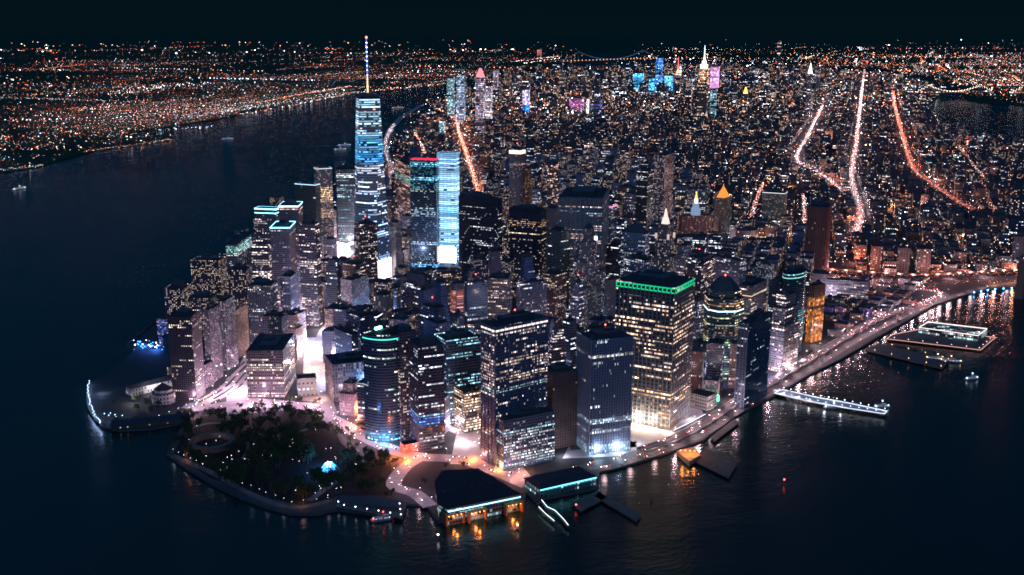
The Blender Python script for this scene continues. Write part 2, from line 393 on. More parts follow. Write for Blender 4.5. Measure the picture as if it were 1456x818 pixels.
def B(label, N_, L, R, h=None, b=None, az=35, W1=None, W2=None, mat=None, name='office_tower', cat='skyscraper', shape='rect', tiers=None,
      pent=1, beacon=False, crown=None, group=None, roofm=None, top=None, piers=None, podium=None, vis=None):
    uN, vN = N_
    if h is None:
        def f(hh):
            x, y = G(uN, vN, hh); return proj(x, y, 3)[1]-b
        h = bisect(f, 5, 420)
    x, y = G(uN, vN, h)
    if isinstance(R, tuple) or isinstance(L, tuple):
        A = az
        if isinstance(R, tuple) and (not isinstance(L, tuple) or abs(R[0]-uN) > abs(L[0]-uN)):
            q = G(R[0], R[1], h); az = math.degrees(atan2(q[0]-x, q[1]-y))
        elif isinstance(L, tuple):
            q = G(L[0], L[1], h); az = math.degrees(atan2(q[0]-x, q[1]-y))+90
    L = L[0] if isinstance(L, tuple) else L; R = R[0] if isinstance(R, tuple) else R
    d1 = (sin(R_(az)), cos(R_(az))); d2 = (sin(R_(az-90)), cos(R_(az-90)))
    if W1 is None: W1 = bisect(lambda t: proj(x+d1[0]*t, y+d1[1]*t, h)[0]-R, 4, 160) if R > uN else 30
    if W2 is None: W2 = bisect(lambda t: L-proj(x+d2[0]*t, y+d2[1]*t, h)[0], 4, 160) if L < uN else 30
    cx = x+d1[0]*W1/2+d2[0]*W2/2; cy = y+d1[1]*W1/2+d2[1]*W2/2; rz = R_(90-az)
    FOOT.append((cx, cy, W1, W2, rz, h))
    CAPS.append((min(L, uN)-2, max(R, uN)+2, hypot(cx-CX, cy-CY)-20, vis or proj(cx, cy, h*.42)[1]))
    root = empty(name, (cx, cy, 0), rz, label, cat, group)
    mat = mat or DEF; roofm = roofm or m_roof; uo = rnd.randint(0, 500)*60.0
    if shape == 'rect': P = rect(W1, W2)
    elif shape == 'octo': P = octo(W1, W2, min(W1, W2)*.22)
    elif shape == 'round':   # near corner rounded
        P = [(W1/2, -W2/2), (W1/2, W2/2), (-W1/2, W2/2)]
        P = [(W1/2, W2/2), (-W1/2, W2/2)]+[(-W1/2+W1*.0+W1*(1-cos(a)), -W2/2+W2*(1-sin(a))) for a in [R_(t) for t in range(0, 91, 9)]]
        P = [(W1/2, W2/2), (-W1/2, W2/2)]+[(-W1/2+W1*.85*(1-cos(a)), W2/2-W2*(.15+.85*sin(a))) for a in [R_(t) for t in range(0, 91, 9)]]+[(W1/2, -W2/2)]
    elif shape == 'ellipse': P = [(W1/2*cos(2*pi*k/28), W2/2*sin(2*pi*k/28)) for k in range(28)]
    if tiers is None: tiers = [(h, 1.0)]
    tiers = [(a_*h if a_ <= 1.001 else a_, b_) for a_, b_ in tiers]
    wb = MB(); rb = MB(); z = 0
    base = tiers[0][1]
    for (zt, s) in tiers:
        Q = sc_poly(P, s/1.0); wb.prism(Q, z, zt+1.3, mat, cap=False, uo=uo)
        I = inset(Q, .7); wb.prism(I[::-1], zt+.02, zt+1.3, mat, cap=False, uo=uo)
        w_ = wb.mat(roofm)
        for i in range(len(Q)):
            j = (i+1) % len(Q); wb.face([(*Q[i], zt+1.3), (*Q[j], zt+1.3), (*I[j], zt+1.3), (*I[i], zt+1.3)], None, w_)
        if z > 0: rb.build('roof', root); rb = MB()
        rb.face([(p[0], p[1], zt+.03) for p in I], None, rb.mat(roofm)); z = zt
    sT = tiers[-1][1]; wb.build('wall', root); 
    # roof clutter belongs to the roof
    tw, td = W1*sT, W2*sT
    rr = random.Random(int(uN*7+vN))
    if pent:
        for _ in range(rr.randint(3, 7)):
            rb.box(rr.uniform(-.42, .42)*tw, rr.uniform(-.42, .42)*td, h+.03, rr.uniform(2, 5), rr.uniform(2, 5), rr.uniform(1.5, 4), m_mech)
    roof_o = rb.build('roof', root)
    if pent:
        pb = MB(); ph = rr.uniform(5, 9)*pent; pb.box(0, 0, h+.05, tw*.55, td*.5, ph, m_mech, mr=m_roof2)
        if rr.random() < .6: pb.box(tw*.08, td*.05, h+ph+.1, tw*.22, td*.22, 3.5, m_mech, mr=m_roof2)
        pb.build('penthouse', roof_o)
    if top == 'pyramid':
        t = MB(); Q = sc_poly(P, sT*.98); t.taper(Q, sc_poly(Q, .12), h+1.3, h+1.3+min(tw, td)*.75, m_mech); t.build('pyramid_roof', root)
    if beacon:
        t = MB(); t.bar((0, 0, h+6*pent), (0, 0, h+14), .35, m_steel); t.octa(0, 0, h+14.5, 1.2, e_red); t.build('beacon', roof_o)
    if crown:
        for (cm, z0, z1, off) in (crown if isinstance(crown, list) else [crown]):
            t = MB(); Q = [(p[0]*(1+off/(W1/2)), p[1]*(1+off/(W2/2))) for p in sc_poly(P, sT)]; t.prism(Q, h+z0, h+z1, cm, cap=False); t.build('crown_light', root)
    if piers:
        sp_, pw, pd, pm = piers
        t = MB(); PP = sc_poly(P, tiers[0][1])
        for i in range(len(PP)):
            p, q = PP[i], PP[(i+1) % len(PP)]; Ls = hypot(q[0]-p[0], q[1]-p[1]); n = max(2, int(round(Ls/sp_))); a = atan2(q[1]-p[1], q[0]-p[0])
            nx, ny = sin(a), -cos(a)
            for k in range(n+1):
                X = p[0]+(q[0]-p[0])*k/n; Y = p[1]+(q[1]-p[1])*k/n
                t.box(X+nx*pd/2*.9, Y+ny*pd/2*.9, 0, pw, pd, tiers[0][0]+1.6, pm, a)
        t.build('piers', root)
    if podium:
        e, ph, pm = podium
        t = MB(); t.prism(sc_poly(P, 1+e, 1+e), 0, ph, pm, m_roof2, uo=uo+30); t.build('podium', root)
    root['h_'] = h; del root['h_']
    return root, W1, W2, h
WARM = (1, .72, .50); PINK = (1, .74, .70); WHT = (1, .88, .84); COOL = (.66, .82, 1); TEAL = (.35, .85, .95); BLUE = (.16, .42, 1); ORA = (1, .48, .18)
DEF = facade('office_facade', (.14, .16, .23), s=1.4)
F_ = dict
M1 = facade('dark_glass', (.08, .10, .16), 3, 3.9, .08, .2, 7, WHT, COOL, 1.3, .8, .45)
M2 = facade('masonry_apartments', (.26, .21, .25), 3.4, 3.1, .42, .0, 6, WARM, WHT, 1.7, .4, .42)
M3 = facade('grey_masonry', (.22, .23, .32), 2.8, 3.8, .22, .10, 5, PINK, COOL, 1.3, .42, .5)
M4 = facade('blue_glass', (.05, .09, .17), 3, 4, .1, .28, 9, COOL, WHT, 1.3, .85, .4)
M5 = facade('pale_striped', (.26, .25, .32), 2.2, 3.9, .10, .14, 8, WHT, COOL, 1.2, .5, .6)
M6 = facade('brown_brick', (.22, .13, .11), 3.2, 3.6, .28, .02, 4, WARM, PINK, 1.4, .4, .45)
M7 = facade('bright_office', (.18, .17, .2), 3, 3.9, .5, .35, 8, PINK, WHT, 1.5, .75, .45)
def white_hall():
    x, y = G(484, 366, 3); root = empty('ribbed_hall', (x, y, 3), R_(60), 'brilliant white ribbed hall with wing like spines, glowing among the dark towers', 'station hall')
    ws = emit('rib_glow', (1, .9, .97), 2.6); t = MB()  # ribs emit by themselves, carrying the light of the hall inside
    for k in range(22):
        f = (k-10.5)/11; w_ = 17*sqrt(max(.05, 1-f*f)); X = f*48
        for s_ in (-1, 1): t.bar((X, s_*w_, 0), (X, s_*(w_*.35), 22+6*(1-f*f)), .8, ws, 4); t.bar((X, s_*(w_*.35), 22+6*(1-f*f)), (X+2, s_*(w_+14), 42-abs(f)*16), .6, ws, 4)
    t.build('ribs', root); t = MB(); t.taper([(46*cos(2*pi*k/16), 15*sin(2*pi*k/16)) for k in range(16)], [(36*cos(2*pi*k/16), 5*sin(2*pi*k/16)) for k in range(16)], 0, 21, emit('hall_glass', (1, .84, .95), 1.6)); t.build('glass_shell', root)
    FOOT.append((x, y, 110, 60, R_(60), 30))
white_hall()
# --- the row along the southern tip
tw = 1.0
B('pale podium block with a glowing green sign, left foot of the octagonal tower', (1006, 566), 975, 1020, b=585, az=52, W2=34, mat=facade('pale_podium', (.3, .3, .3), 4, 5, .2, .2, 4, WHT, WARM, .8, .6, .4), name='podium_block', cat='building', pent=0)
r0 = B('slender glass tower with rounded front and green lit crown, beside the park', (545, 482), 529, 566, b=634, az=50, W1=34, W2=40, shape='round', mat=facade('curved_mirror_glass', (.05, .1, .16), 2.4, 3.9, .08, .09, 5, TEAL, WHT, 1.6, .9, .4, ramp=[(0, (.2, .7, 1), .75), (14, (1, 1, 1), .0), (44, (1, .9, .8), .02), (60, (1, .9, .8), .0)], H=170), crown=[(emit('crown_green', (.05, .9, .75), 1.2), -6, -4.4, .5)], pent=.9)
t = MB(); t.box(-4, 0, r0[3]+8, 16, 3, 3, emit('crown_lamp_cyan', (.25, 1, .95), 9)); t.build('crown_lamp', r0[0])
t = MB(); t.box(r0[1]/2+2, -r0[2]/2+2, 0, 7, 9, r0[3]-8, facade('lit_stair_strip', (.3, .32, .5), 9, 4, 1, 1, 6, (.5, .6, 1), (.6, .6, 1), .45, .8, .5)); t.build('stair_tower', r0[0])
B('plain dark tower with warm windows, right behind the round fronted glass tower', (568, 474), 566, 592, b=628, az=72, W2=35, mat=facade('dark_warm', (.08, .09, .14), 3, 3.8, .0, .0, 6, WARM, WHT, 1.5, .7, .5, ramp=[(0, (1, 1, 1), .3), (60, (1, 1, 1), .5), (100, (1, 1, 1), .25), (125, (1, 1, 1), .03)], H=150))
B('dark blue glass tower with a bright blue lit floor near its foot', (594, 494), 590, 631, b=643, az=78, W2=38, mat=facade('navy_glass', (.04, .07, .15), 3, 3.8, .14, .22, 7, WHT, COOL, 1.5, .9, .42, ramp=[(0, (1, .9, .85), .1), (38, (.1, .4, 1), .9), (44, (.03, .22, 1), 1), (50, (.3, .7, 1), .9), (55, (1, 1, 1), .08), (120, (1, 1, 1), .06)], H=150), piers=(5, .5, .5, m_mech))
B('small red brick church house with rows of arched windows at the foot of dark towers', (574, 634), 571, 596, b=645, az=75, W2=15, mat=facade('red_brick_house', (.35, .12, .09), 3, 3.6, .45, 0, 5, ORA, PINK, 1.6, .4, .5), name='brick_house', cat='building', pent=0)
B('dark glass slab with bright horizontal floors, left of the big square windowed tower', (634, 486), 631, 683, b=606, az=74, W2=42, mat=facade('banded_glass', (.05, .1, .18), 2.6, 4.1, .1, .5, 9, COOL, TEAL, 1.3, .86, .38, ramp=[(0, (1, .8, .7), .3), (50, (.8, .95, 1), .25), (56, (.8, .95, 1), .04), (98, (.8, .95, 1), .0)], H=120))
B('low glass annex full of warm lit offices in front of the dark glass slab', (660, 560), 656, 684, b=616, az=70, W2=30, mat=facade('warm_full_offices', (.1, .09, .1), 3, 3.9, .8, .5, 6, WARM, (1, .6, .4), 1.5, .7, .5), pent=.5)
nyp = facade('square_window_grid', (.13, .17, .27), 2.7, 3.75, .12, .05, 5, WHT, PINK, 1.15, .55, .55, ramp=[(0, (1, 1, 1), .10), (60, (1, 1, 1), .16), (96, (.9, .95, 1), .10), (104, (.5, .85, 1), .98), (108, (1, .9, .8), .3), (120, (1, .88, .75), .93), (124, (1, .9, .8), .42), (150, (1, .9, .85), .14), (180, (.9, .95, 1), .95), (184, (1, 1, 1), .15)], H=200)
o = B('big dark square tower covered in a grid of small windows, white strip under its roof', (704, 467), (684, 456), (779, 452), b=664, mat=nyp, beacon=True, piers=(7.2, .7, .8, plain('blue_grey_metal', (.16, .2, .28), .5)), crown=[(emit('strip_white', (1, .85, .8), 1.0), -5.5, -3.0, .35)])
B('stepped lower wing with two bright window rows, clasping the big square tower', (716, 600), (704, 590), (789, 586), b=670, mat=facade('annex_grid', (.1, .15, .24), 2.3, 3.6, .35, .1, 6, COOL, WHT, 1.1, .6, .5, ramp=[(0, (.8, .95, 1), .12), (6, (.7, .9, 1), .97), (10, (1, 1, 1), .45), (52, (.6, .9, 1), .97), (56, (1, 1, 1), 0)], H=80), name='office_annex', cat='building', pent=.6)
B('windowless dark brown tower standing between two striped towers', (786, 534), 783, 822, b=640, az=72, W2=40, mat=facade('blank_brown', (.20, .11, .10), 4, 4, .01, .0, 4, ORA, ORA, 1.2, .25, .6), roofm=m_roof2)
str_ = facade('striped_tower', (.27, .31, .42), 1.9, 3.9, .05, .03, 5, WHT, COOL, 1.5, .45, .8, ramp=[(0, (.55, .85, 1), .85), (16, (.8, .9, 1), .02), (33, (.9, .95, 1), .9), (37, (1, 1, 1), .01), (47, (.7, .9, 1), .95), (54, (1, 1, 1), .03), (140, (1, .95, .85), .8), (144, (1, 1, 1), .02)], H=175)
B('pale vertically striped tower with lit white arcade at its foot, by the waterfront road', (841, 486), (821, 474), (900, 480), b=648, mat=str_, beacon=True, piers=(3.8, .7, .9, plain('pale_pier_stone', (.36, .4, .52), .7)))
w55 = facade('long_banded_offices', (.10, .11, .13), 3.2, 5.6, .12, .2, 6, (1, .74, .56), WHT, 1.6, .8, .42, ramp=[(0, (1, .62, .32), .2), (30, (1, .7, .4), .45), (42, (1, .75, .5), .8), (60, (1, .85, .7), .12), (72, (1, .85, .7), .30), (92, (.9, .9, 1), .05), (108, (1, .8, .65), .42), (120, (1, .85, .75), .1), (132, (1, .8, .65), .6), (165, (1, .85, .75), .3), (172, (1, .85, .8), .75), (188, (1, .9, .85), .35), (196, (1, 1, 1), .0)], H=210)
o55 = B('massive warm lit office block with a green light band around its top', (960, 411), (876, 400), (988, 404), b=612, mat=w55, piers=(6.4, .8, .7, plain('white_concrete', (.33, .32, .32), .7)), pent=1.1)
t = MB()
hh = o55[3]
for (p, q) in (((-o55[1]/2-.6, o55[2]/2), (-o55[1]/2-.6, -o55[2]/2)), ((-o55[1]/2, -o55[2]/2-.6), (o55[1]/2, -o55[2]/2-.6))):
    L_ = hypot(q[0]-p[0], q[1]-p[1]); n = int(L_/6.4); a = atan2(q[1]-p[1], q[0]-p[0])
    for k in range(n):
        f = (k+.5)/n; X = p[0]+(q[0]-p[0])*f; Y = p[1]+(q[1]-p[1])*f
        t.box(X, Y, hh-1.0, 5.6, .5, 1.6, e_green, a); t.box(X, Y, hh-7.2, 4.9, .5, 1.6, e_green, a); t.box(X-cos(a)*2.2, Y-sin(a)*2.2, hh-5.6, 1.2, .5, 4.6, e_green, a)
t.build('crown_light', o55[0])
def octag():
    x, y = G(1031, 398, 172); az = 54
    root = empty('office_tower', (x+10, y+24, 0), R_(90-az), 'octagonal tower with domed dark roof, white light ring and green lit lower floors', 'skyscraper')
    FOOT.append((x+10, y+24, 66, 66, R_(90-az), 172))
    mt = facade('green_lit_octagon', (.10, .16, .14), 3, 3.9, .14, .4, 9, WARM, WHT, 1.25, .85, .38, ramp=[(0, (.5, .9, .6), .2), (34, (.9, .95, .9), .8), (38, (.45, .85, .6), .22), (70, (1, .75, .6), .45), (94, (.6, .8, .6), .1), (120, (1, .72, .45), .2), (126, (1, .72, .45), .8), (135, (1, .8, .7), .3)], H=180)
    Q = octo(64, 60, 20); b_ = MB(); b_.prism(Q, 0, 140, mt, m_roof); b_.prism(sc_poly(Q, .84), 140, 152, mt, m_roof); b_.build('wall', root)
    t = MB(); t.taper(sc_poly(Q, .78), sc_poly(Q, .55), 152, 163, m_mech); t.taper(sc_poly(Q, .55), sc_poly(Q, .25), 163, 172, m_mech); t.build('dome_roof', root)
    t = MB(); t.prism([(p[0]*1.015, p[1]*1.015) for p in Q], 119, 121, emit('ring_white', (.62, .85, 1), 1.9), cap=False); t.build('crown_light', root)
    t = MB(); t.octa(0, 0, 174, 1.5, e_red); t.build('beacon', root)
octag()
B('dark blue gridded office block, right of the octagonal tower by the waterfront', (1064, 462), (1061, 455), (1097, 446), b=582, mat=facade('dark_blue_grid', (.07, .1, .17), 2.6, 3.8, .10, .03, 5, COOL, WHT, 1.3, .55, .5), piers=(5.2, .5, .5, plain('slate_metal', (.14, .2, .3), .5)))
B('stepped office tower with bright pink lit base, facing the waterfront road', (1118, 424), (1096, 420), (1140, 412), b=531, mat=facade('stepped_pale', (.24, .23, .24), 2.8, 3.8, .2, .25, 8, WHT, PINK, 1.5, .7, .45, ramp=[(0, (1, .8, .8), 1), (10, (1, .85, .8), .35), (30, (1, .9, .9), .55), (52, (1, .9, .85), .2), (90, (1, 1, 1), .06)], H=150), tiers=[(.62, 1.0), (.84, .82), (1.0, .62)])
B('curved dark glass tower with teal glowing floors', (1130, 392), 1106, 1154, b=508, az=52, shape='ellipse', mat=facade('teal_curved_glass', (.03, .08, .11), 3, 4, .06, .14, 30, TEAL, WHT, .9, .95, .35, ramp=[(0, (.7, .9, 1), .1), (34, (.7, .95, 1), .35), (58, (.25, .8, .9), .85), (76, (.3, .8, .9), .3), (96, (.6, .9, 1), .05), (132, (.5, .9, .9), .0)], H=150), crown=[(emit('crown_teal', (.25, .75, .75), .9), -8, -6.4, .4)])
B('tall block with glowing orange vertical stripes at the end of the tower row', (1158, 408), 1150, 1174, b=488, az=62, mat=facade('orange_stripes', (.4, .2, .08), 3.6, 4, .1, 0, 5, (1, .27, .04), (1, .36, .08), .75, .6, 1.0, coh=0, ramp=[(0, (1, .9, .8), .9), (14, (1, 1, 1), .9), (66, (1, 1, 1), .0), (72, (1, 1, 1), .88), (88, (1, 1, 1), 0)], H=110))
B('grey stepped tower with cream lit cornice behind the octagonal tower', (1069, 409), (1048, 402), (1091, 398), h=150, mat=facade('grey_cream', (.24, .22, .22), 2.8, 3.9, .14, .06, 8, WARM, WHT, 1.3, .6, .45), crown=[(emit('cornice_cream', (1, .75, .5), .7), -16, -14.5, .3)])
B('dark tower with bright window column, between the green banded block and the octagon', (998, 377), 989, 1018, h=170, az=40, mat=facade('dark_lit_column', (.08, .09, .12), 3, 3.8, .28, .08, 3, WHT, PINK, 1.4, .6, .5))
# --- middle of the financial district
B('dark slab tower with white lit floors, plain black top, centre of the cluster', (770, 300), (724, 297), (777, 294), h=210, mat=facade('black_slab', (.035, .045, .07), 2.6, 3.9, .02, .0, 6, WHT, WARM, 1.5, .8, .42, ramp=[(0, (.8, .9, 1), .14), (110, (.8, .9, 1), .06), (148, (.9, .9, 1), .5), (152, (1, 1, 1), .02), (160, (1, .9, .75), .8), (164, (.8, .9, 1), .03), (174, (1, .8, .6), .55), (186, (1, .9, .8), .2), (190, (0, 0, 0), 0)], H=215))
B('wide black tower thinly speckled with windows, right of the bright blue tower', (708, 284), (652, 279), (714, 276), h=226, mat=facade('black_wide', (.035, .045, .065), 3, 3.9, .12, .05, 6, WHT, COOL, .95, .7, .45, ramp=[(0, (1, 1, 1), .12), (60, (1, 1, 1), .14), (196, (1, 1, 1), .07), (206, (0, 0, 0), 0)], H=230))
chs = B('broad grey slab with white lit band under its top and bright white sign lower down', (857, 283), (794, 281), (866, 278), h=248, mat=facade('grey_fine_slab', (.26, .26, .28), 2.9, 3.9, .2, .05, 8, WHT, PINK, 1.3, .45, .5, ramp=[(0, (1, 1, 1), .2), (100, (1, .85, .8), .22), (170, (1, .8, .8), .5), (178, (.3, .5, 1), .2), (186, (1, .9, .8), .7), (190, (.9, .9, .95), .03), (216, (.3, .7, 1), .6), (222, (1, 1, 1), .02), (228, (1, .92, .88), 1), (233, (0, 0, 0), 0)], H=250), piers=(8.5, .9, .8, plain('aluminium_piers', (.3, .3, .33), .5)))
t = MB(); t.box(chs[1]*0-chs[1]/2-.9, -chs[2]/2+22, 162, .9, 26, 13, emit('sign_white', (.85, .93, 1), 4)); t.build('sign', chs[0])
B('tower with dark sloping pyramid roof above a pale window grid', (918, 334), (884, 331), (924, 328), h=195, mat=facade('pale_grid_bluish', (.2, .24, .34), 2.6, 3.8, .5, .05, 6, COOL, WHT, 1.1, .5, .5), top='pyramid', pent=0)
def artdeco():
    h = 262; x, y = G(947, 300, h); az = 45
    root = empty('art_deco_tower', (x, y, 0), R_(90-az), 'slim stepped tower with white floodlit crown and needle, dark shaft below', 'skyscraper'); FOOT.append((x, y, 36, 36, R_(90-az), h))
    mt = facade('deco_brick', (.24, .2, .19), 2.6, 3.6, .22, .0, 5, WARM, WHT, 1.6, .4, .5)
    b_ = MB(); z = 0
    for zt, s in ((150, 44), (185, 34), (215, 26), (240, 19)): b_.prism(octo(s, s, s*.12), z, zt, mt, m_roof); z = zt
    b_.build('wall', root)
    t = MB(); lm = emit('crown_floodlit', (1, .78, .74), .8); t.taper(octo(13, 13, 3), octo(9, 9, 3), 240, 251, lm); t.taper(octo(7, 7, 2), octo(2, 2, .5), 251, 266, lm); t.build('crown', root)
    t = MB(); t.bar((0, 0, 268), (0, 0, 290), .8, m_stone, 6, .2); t.build('spire', root)
    for sx in (-1, 1):
        for sy in (-1, 1): t = MB(); t.box(sx*11.5, sy*11.5, 215, 3, 3, 9, emit('added_shoulder_glow', (1, .7, .66), .5)); t.build('added_shoulder_glow', root)  # small glowing blocks, added beside the lit crown
artdeco()
B('very tall pinkish rippled apartment tower with warm windows top to bottom', (946, 222), 930, 959, h=265, az=38, mat=facade('rippled_steel', (.34, .26, .26), 3.2, 3.2, .45, 0, 4, (1, .62, .5), PINK, 1.2, .5, .55), name='apartment_tower', pent=.5)
B('brown masonry tower with white lit crown and terrace, tallest of the brown towers', (740, 214), 724, 747, h=282, az=38, mat=facade('rose_limestone', (.36, .22, .2), 3, 3.8, .06, 0, 5, PINK, WHT, 1.4, .4, .5, ramp=[(0, (1, .85, .8), .1), (190, (1, .8, .7), .08), (246, (1, .8, .7), .97), (249, (1, 1, 1), .02), (272, (1, .85, .8), 1)], H=285), crown=[(emit('crown_lantern', (1, .8, .68), 1.4), -9, -1, .2)], pent=.4, beacon=True)
B('narrow orange lit slab leaning against the brown masonry tower', (752, 240), 746, 756, h=236, az=40, mat=facade('orange_slab', (.4, .22, .1), 3, 3.8, .35, 0, 5, ORA, WARM, .9, .5, .5), pent=.3)
B('slim tower with a bright column of pink and orange windows', (786, 235), 778, 795, h=241, az=38, mat=facade('pink_column', (.24, .17, .16), 2.6, 3.7, .3, .05, 3, (1, .55, .4), PINK, 1.4, .6, .5), top='pyramid', pent=0)
B('bare grey concrete tower with pale blank sides beside the black slab', (789, 298), 775, 795, h=200, az=55, mat=facade('blank_grey', (.27, .24, .27), 4, 4, .02, 0, 4, WHT, PINK, 1, .3, .5))
B('dim green grey glass tower between the bare tower and the wide white banded slab', (797, 330), 792, 820, h=185, az=60, W2=36, mat=facade('dim_green', (.1, .13, .13), 3, 3.9, .12, .1, 6, WHT, COOL, 1, .7, .4))
B('pale stone tower with pyramid top behind the wide banded slab', (838, 330), 816, 858, h=222, az=48, mat=facade('old_limestone', (.26, .23, .24), 2.7, 3.7, .18, 0, 5, WARM, COOL, 1.3, .4, .5), tiers=[(120, 1.0), (165, .8), (200, .58), (222, .4)], top='pyramid', pent=0)
B('dark glass tower with a few bright strips, behind the pyramid roofed tower', (921, 245), 905, 930, h=215, az=40, mat=facade('dim_strips', (.07, .1, .11), 3, 3.9, .06, .25, 12, WHT, COOL, .9, .8, .35))
B('thin residential tower with stacked bright balconies near the pyramid roof', (869, 292), 861, 878, h=200, az=42, mat=facade('thin_bright', (.15, .15, .2), 3, 3.3, .35, .1, 4, PINK, COOL, 1.1, .5, .5), crown=[(emit('purple_top', (.8, .3, .5), .8), -6, -2, .2)])
# --- civic centre
mun = B('broad brown municipal block with a colonnade under its cornice', (1012, 307), (970, 308), (1016, 303), b=353, mat=facade('municipal_stone', (.38, .2, .17), 3.2, 4.2, .1, 0, 5, WHT, PINK, 1.4, .36, .55), name='civic_building', cat='building', pent=.2, piers=(7, 1, 1, plain('rose_stone', (.4, .24, .22), .8)))
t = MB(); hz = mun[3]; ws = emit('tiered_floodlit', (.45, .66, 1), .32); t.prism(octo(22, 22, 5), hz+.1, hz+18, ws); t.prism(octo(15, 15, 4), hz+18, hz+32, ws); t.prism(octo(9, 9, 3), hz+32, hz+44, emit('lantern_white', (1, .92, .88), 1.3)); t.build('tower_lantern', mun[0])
t = MB(); t.taper(octo(6, 6, 2), octo(2, 2, .5), hz+44, hz+58, emit('gold_statue_glow', (1, .5, .1), 2)); t.octa(0, 0, hz+60, 2.5, emit('gold_statue_glow', (1, .5, .1), 2)); t.build('statue', mun[0])  # light on the gold is put in as emission
gp = B('courthouse tower with a glowing orange gold pyramid roof', (1031, 283), 1016, 1040, b=350, az=42, mat=facade('courthouse_granite', (.24, .2, .17), 3, 4, .1, 0, 5, WARM, PINK, 1.5, .4, .5), name='courthouse', cat='building', pent=0)
t = MB(); t.taper(rect(gp[1]*.8, gp[2]*.8), rect(3, 3), gp[3]+1.4, gp[3]+28, emit('gilded_pyramid_glow', (1, .27, .03), .95)); t.bar((0, 0, gp[3]+28), (0, 0, gp[3]+36), 1.6, emit('gilded_pyramid_glow', (1, .27, .03), .95), 6, .4); t.build('pyramid_roof', gp[0])  # the gilded roof emits, its floodlighting painted into the material
B('grey green government slab with two columns of lit windows, white lights on its roof', (1116, 276), (1084, 274), (1120, 272), b=332, mat=facade('gov_slab', (.22, .23, .2), 3.4, 3.9, .2, 0, 3, WARM, WHT, 1.4, .4, .4), cat='building', crown=[(emit('roof_lights', (.9, .95, 1), 1.2), 0.1, 1.2, .2)])
B('tall windowless brown slab beside the bridge ramps', (1178, 296), (1149, 294), (1183, 290), h=165, mat=facade('brown_windowless', (.22, .11, .09), 5, 4, .03, 0, 4, ORA, PINK, 1, .2, .9), name='telephone_building', cat='building', piers=(6, .8, .8, plain('brown_pier', (.24, .12, .1), .8)))
B('low drum shaped court building with pale curved band', (1062, 330), 1040, 1085, b=352, az=60, shape='ellipse', mat=facade('court_drum', (.3, .32, .38), 3, 4, .1, .1, 5, COOL, WHT, 1.2, .5, .4), name='court_building', cat='building', pent=.3)
B('grey low block with sloped white rows of windows near the ramps', (1236, 402), (1173, 398), (1222+20, 396), b=425, mat=facade('low_white_rows', (.3, .28, .32), 2.6, 4.5, .2, .6, 8, WHT, PINK, .9, .6, .4), name='school_building', cat='building', pent=.3)
# --- World Trade Center group
def one_wtc():
    base = G(545, 137+0, 417); x, y = G(523, 137, 417); H = 417; az = 40
    root = empty('glass_skyscraper', (x, y, 0), R_(90-az), 'tallest tower with tapering blue lit faceted glass and a long beaded spire', 'skyscraper'); FOOT.append((x, y, 62, 62, R_(90-az), H))
    mt = facade('faceted_glass', (.08, .14, .26), 5.0, 4.8, .1, .3, 9, COOL, WHT, 1.5, .97, .5, glow=.03, rowbr=True, ramp=[(0, (.6, .75, 1), .12), (60, (.4, .6, 1), .22), (150, (.6, .75, 1), .14), (215, (.8, .85, 1), .32), (262, (.85, .9, 1), .14), (272, (.10, .48, 1), .97), (300, (.16, .55, .95), .95), (336, (.75, .95, 1), .9), (341, (.3, .6, 1), .4), (348, (1, .8, .8), .2), (354, (.55, .85, 1), .85), (385, (1, .5, .4), .15), (391, (.5, .8, 1), .9), (413, (0, 0, 0), 0)], H=418)
    b_ = MB(); lm = emit('lit_wall_white', (1, .9, .94), 3.0); b_.prism(rect(60, 60), 0, 20, mt); 
    A = rect(60, 60); T = [(41*cos(R_(a))*.75, 41*sin(R_(a))*.75) for a in (-90, 0, 90, 180)]; a0 = 0; wi = b_.mat(mt)
    # eight tall triangles between the square foot and the square turned by 45 degrees
    T = [(0, -31), (31, 0), (0, 31), (-31, 0)]
    for i in range(4):
        p, q = A[i], A[(i+1) % 4]; t_, t2 = T[i], T[(i+1) % 4]
        b_.face([(*p, 20), (*q, 20), (*t_, H)], [(a0, 20), (a0+60, 20), (a0+30, H)], wi)
        b_.face([(*q, 20), (*t2, H), (*t_, H)], [(a0+60, 20), (a0+75, H), (a0+30, H)], wi); a0 += 90
    b_.face([(*t_, H) for t_ in T], None, b_.mat(m_roof)); b_.build('wall', root)
    t = MB(); t.prism([(0, -30), (30, 0), (0, 30), (-30, 0)], H, H+3.5, m_mech); t.prism([(14*cos(2*pi*k/16), 14*sin(2*pi*k/16)) for k in range(16)], H+3.5, H+8, m_steel); t.build('communications_ring', root)
    t = MB(); t.bar((0, 0, H+4), (0, 0, H+45), 2.2, emit('mast_warm', (1, .8, .45), .9), 8, 1.5); t.bar((0, 0, H+45), (0, 0, 538), 1.5, emit('mast_blue', (.08, .22, 1), 1.0), 8, .8)
    for k in range(9): t.octa(0, 0, H+36+k*9.6, 2.0, emit('mast_bead', (.75, .88, 1), 7))
    t.build('spire', root)
    t = MB(); t.octa(0, 0, 541, 3.0, e_red); t.build('beacon', root)
    t = MB(); t.box(4, -32, 16, 50, 1.5, 44, lm); t.build('lit_base_panel', root)  # brightly lit wall put in as a glowing panel
one_wtc()
tt = facade('bright_blue_glass', (.1, .22, .4), 9, 4.6, .9, .0, 100, (.36, .68, 1), (.55, .78, 1), 1.5, .93, .6, rowbr=True, coh=0, ramp=[(0, (.2, .5, .8), .3), (20, (.5, .8, 1), .5), (40, (.7, .9, 1), .97), (120, (.5, .8, 1), .97), (150, (.8, .95, 1), .97), (230, (.75, .85, 1), .75), (250, (.6, .85, 1), .95), (300, (.8, .9, 1), .98), (318, (1, .7, .8), .9)], H=330, glow=.10)
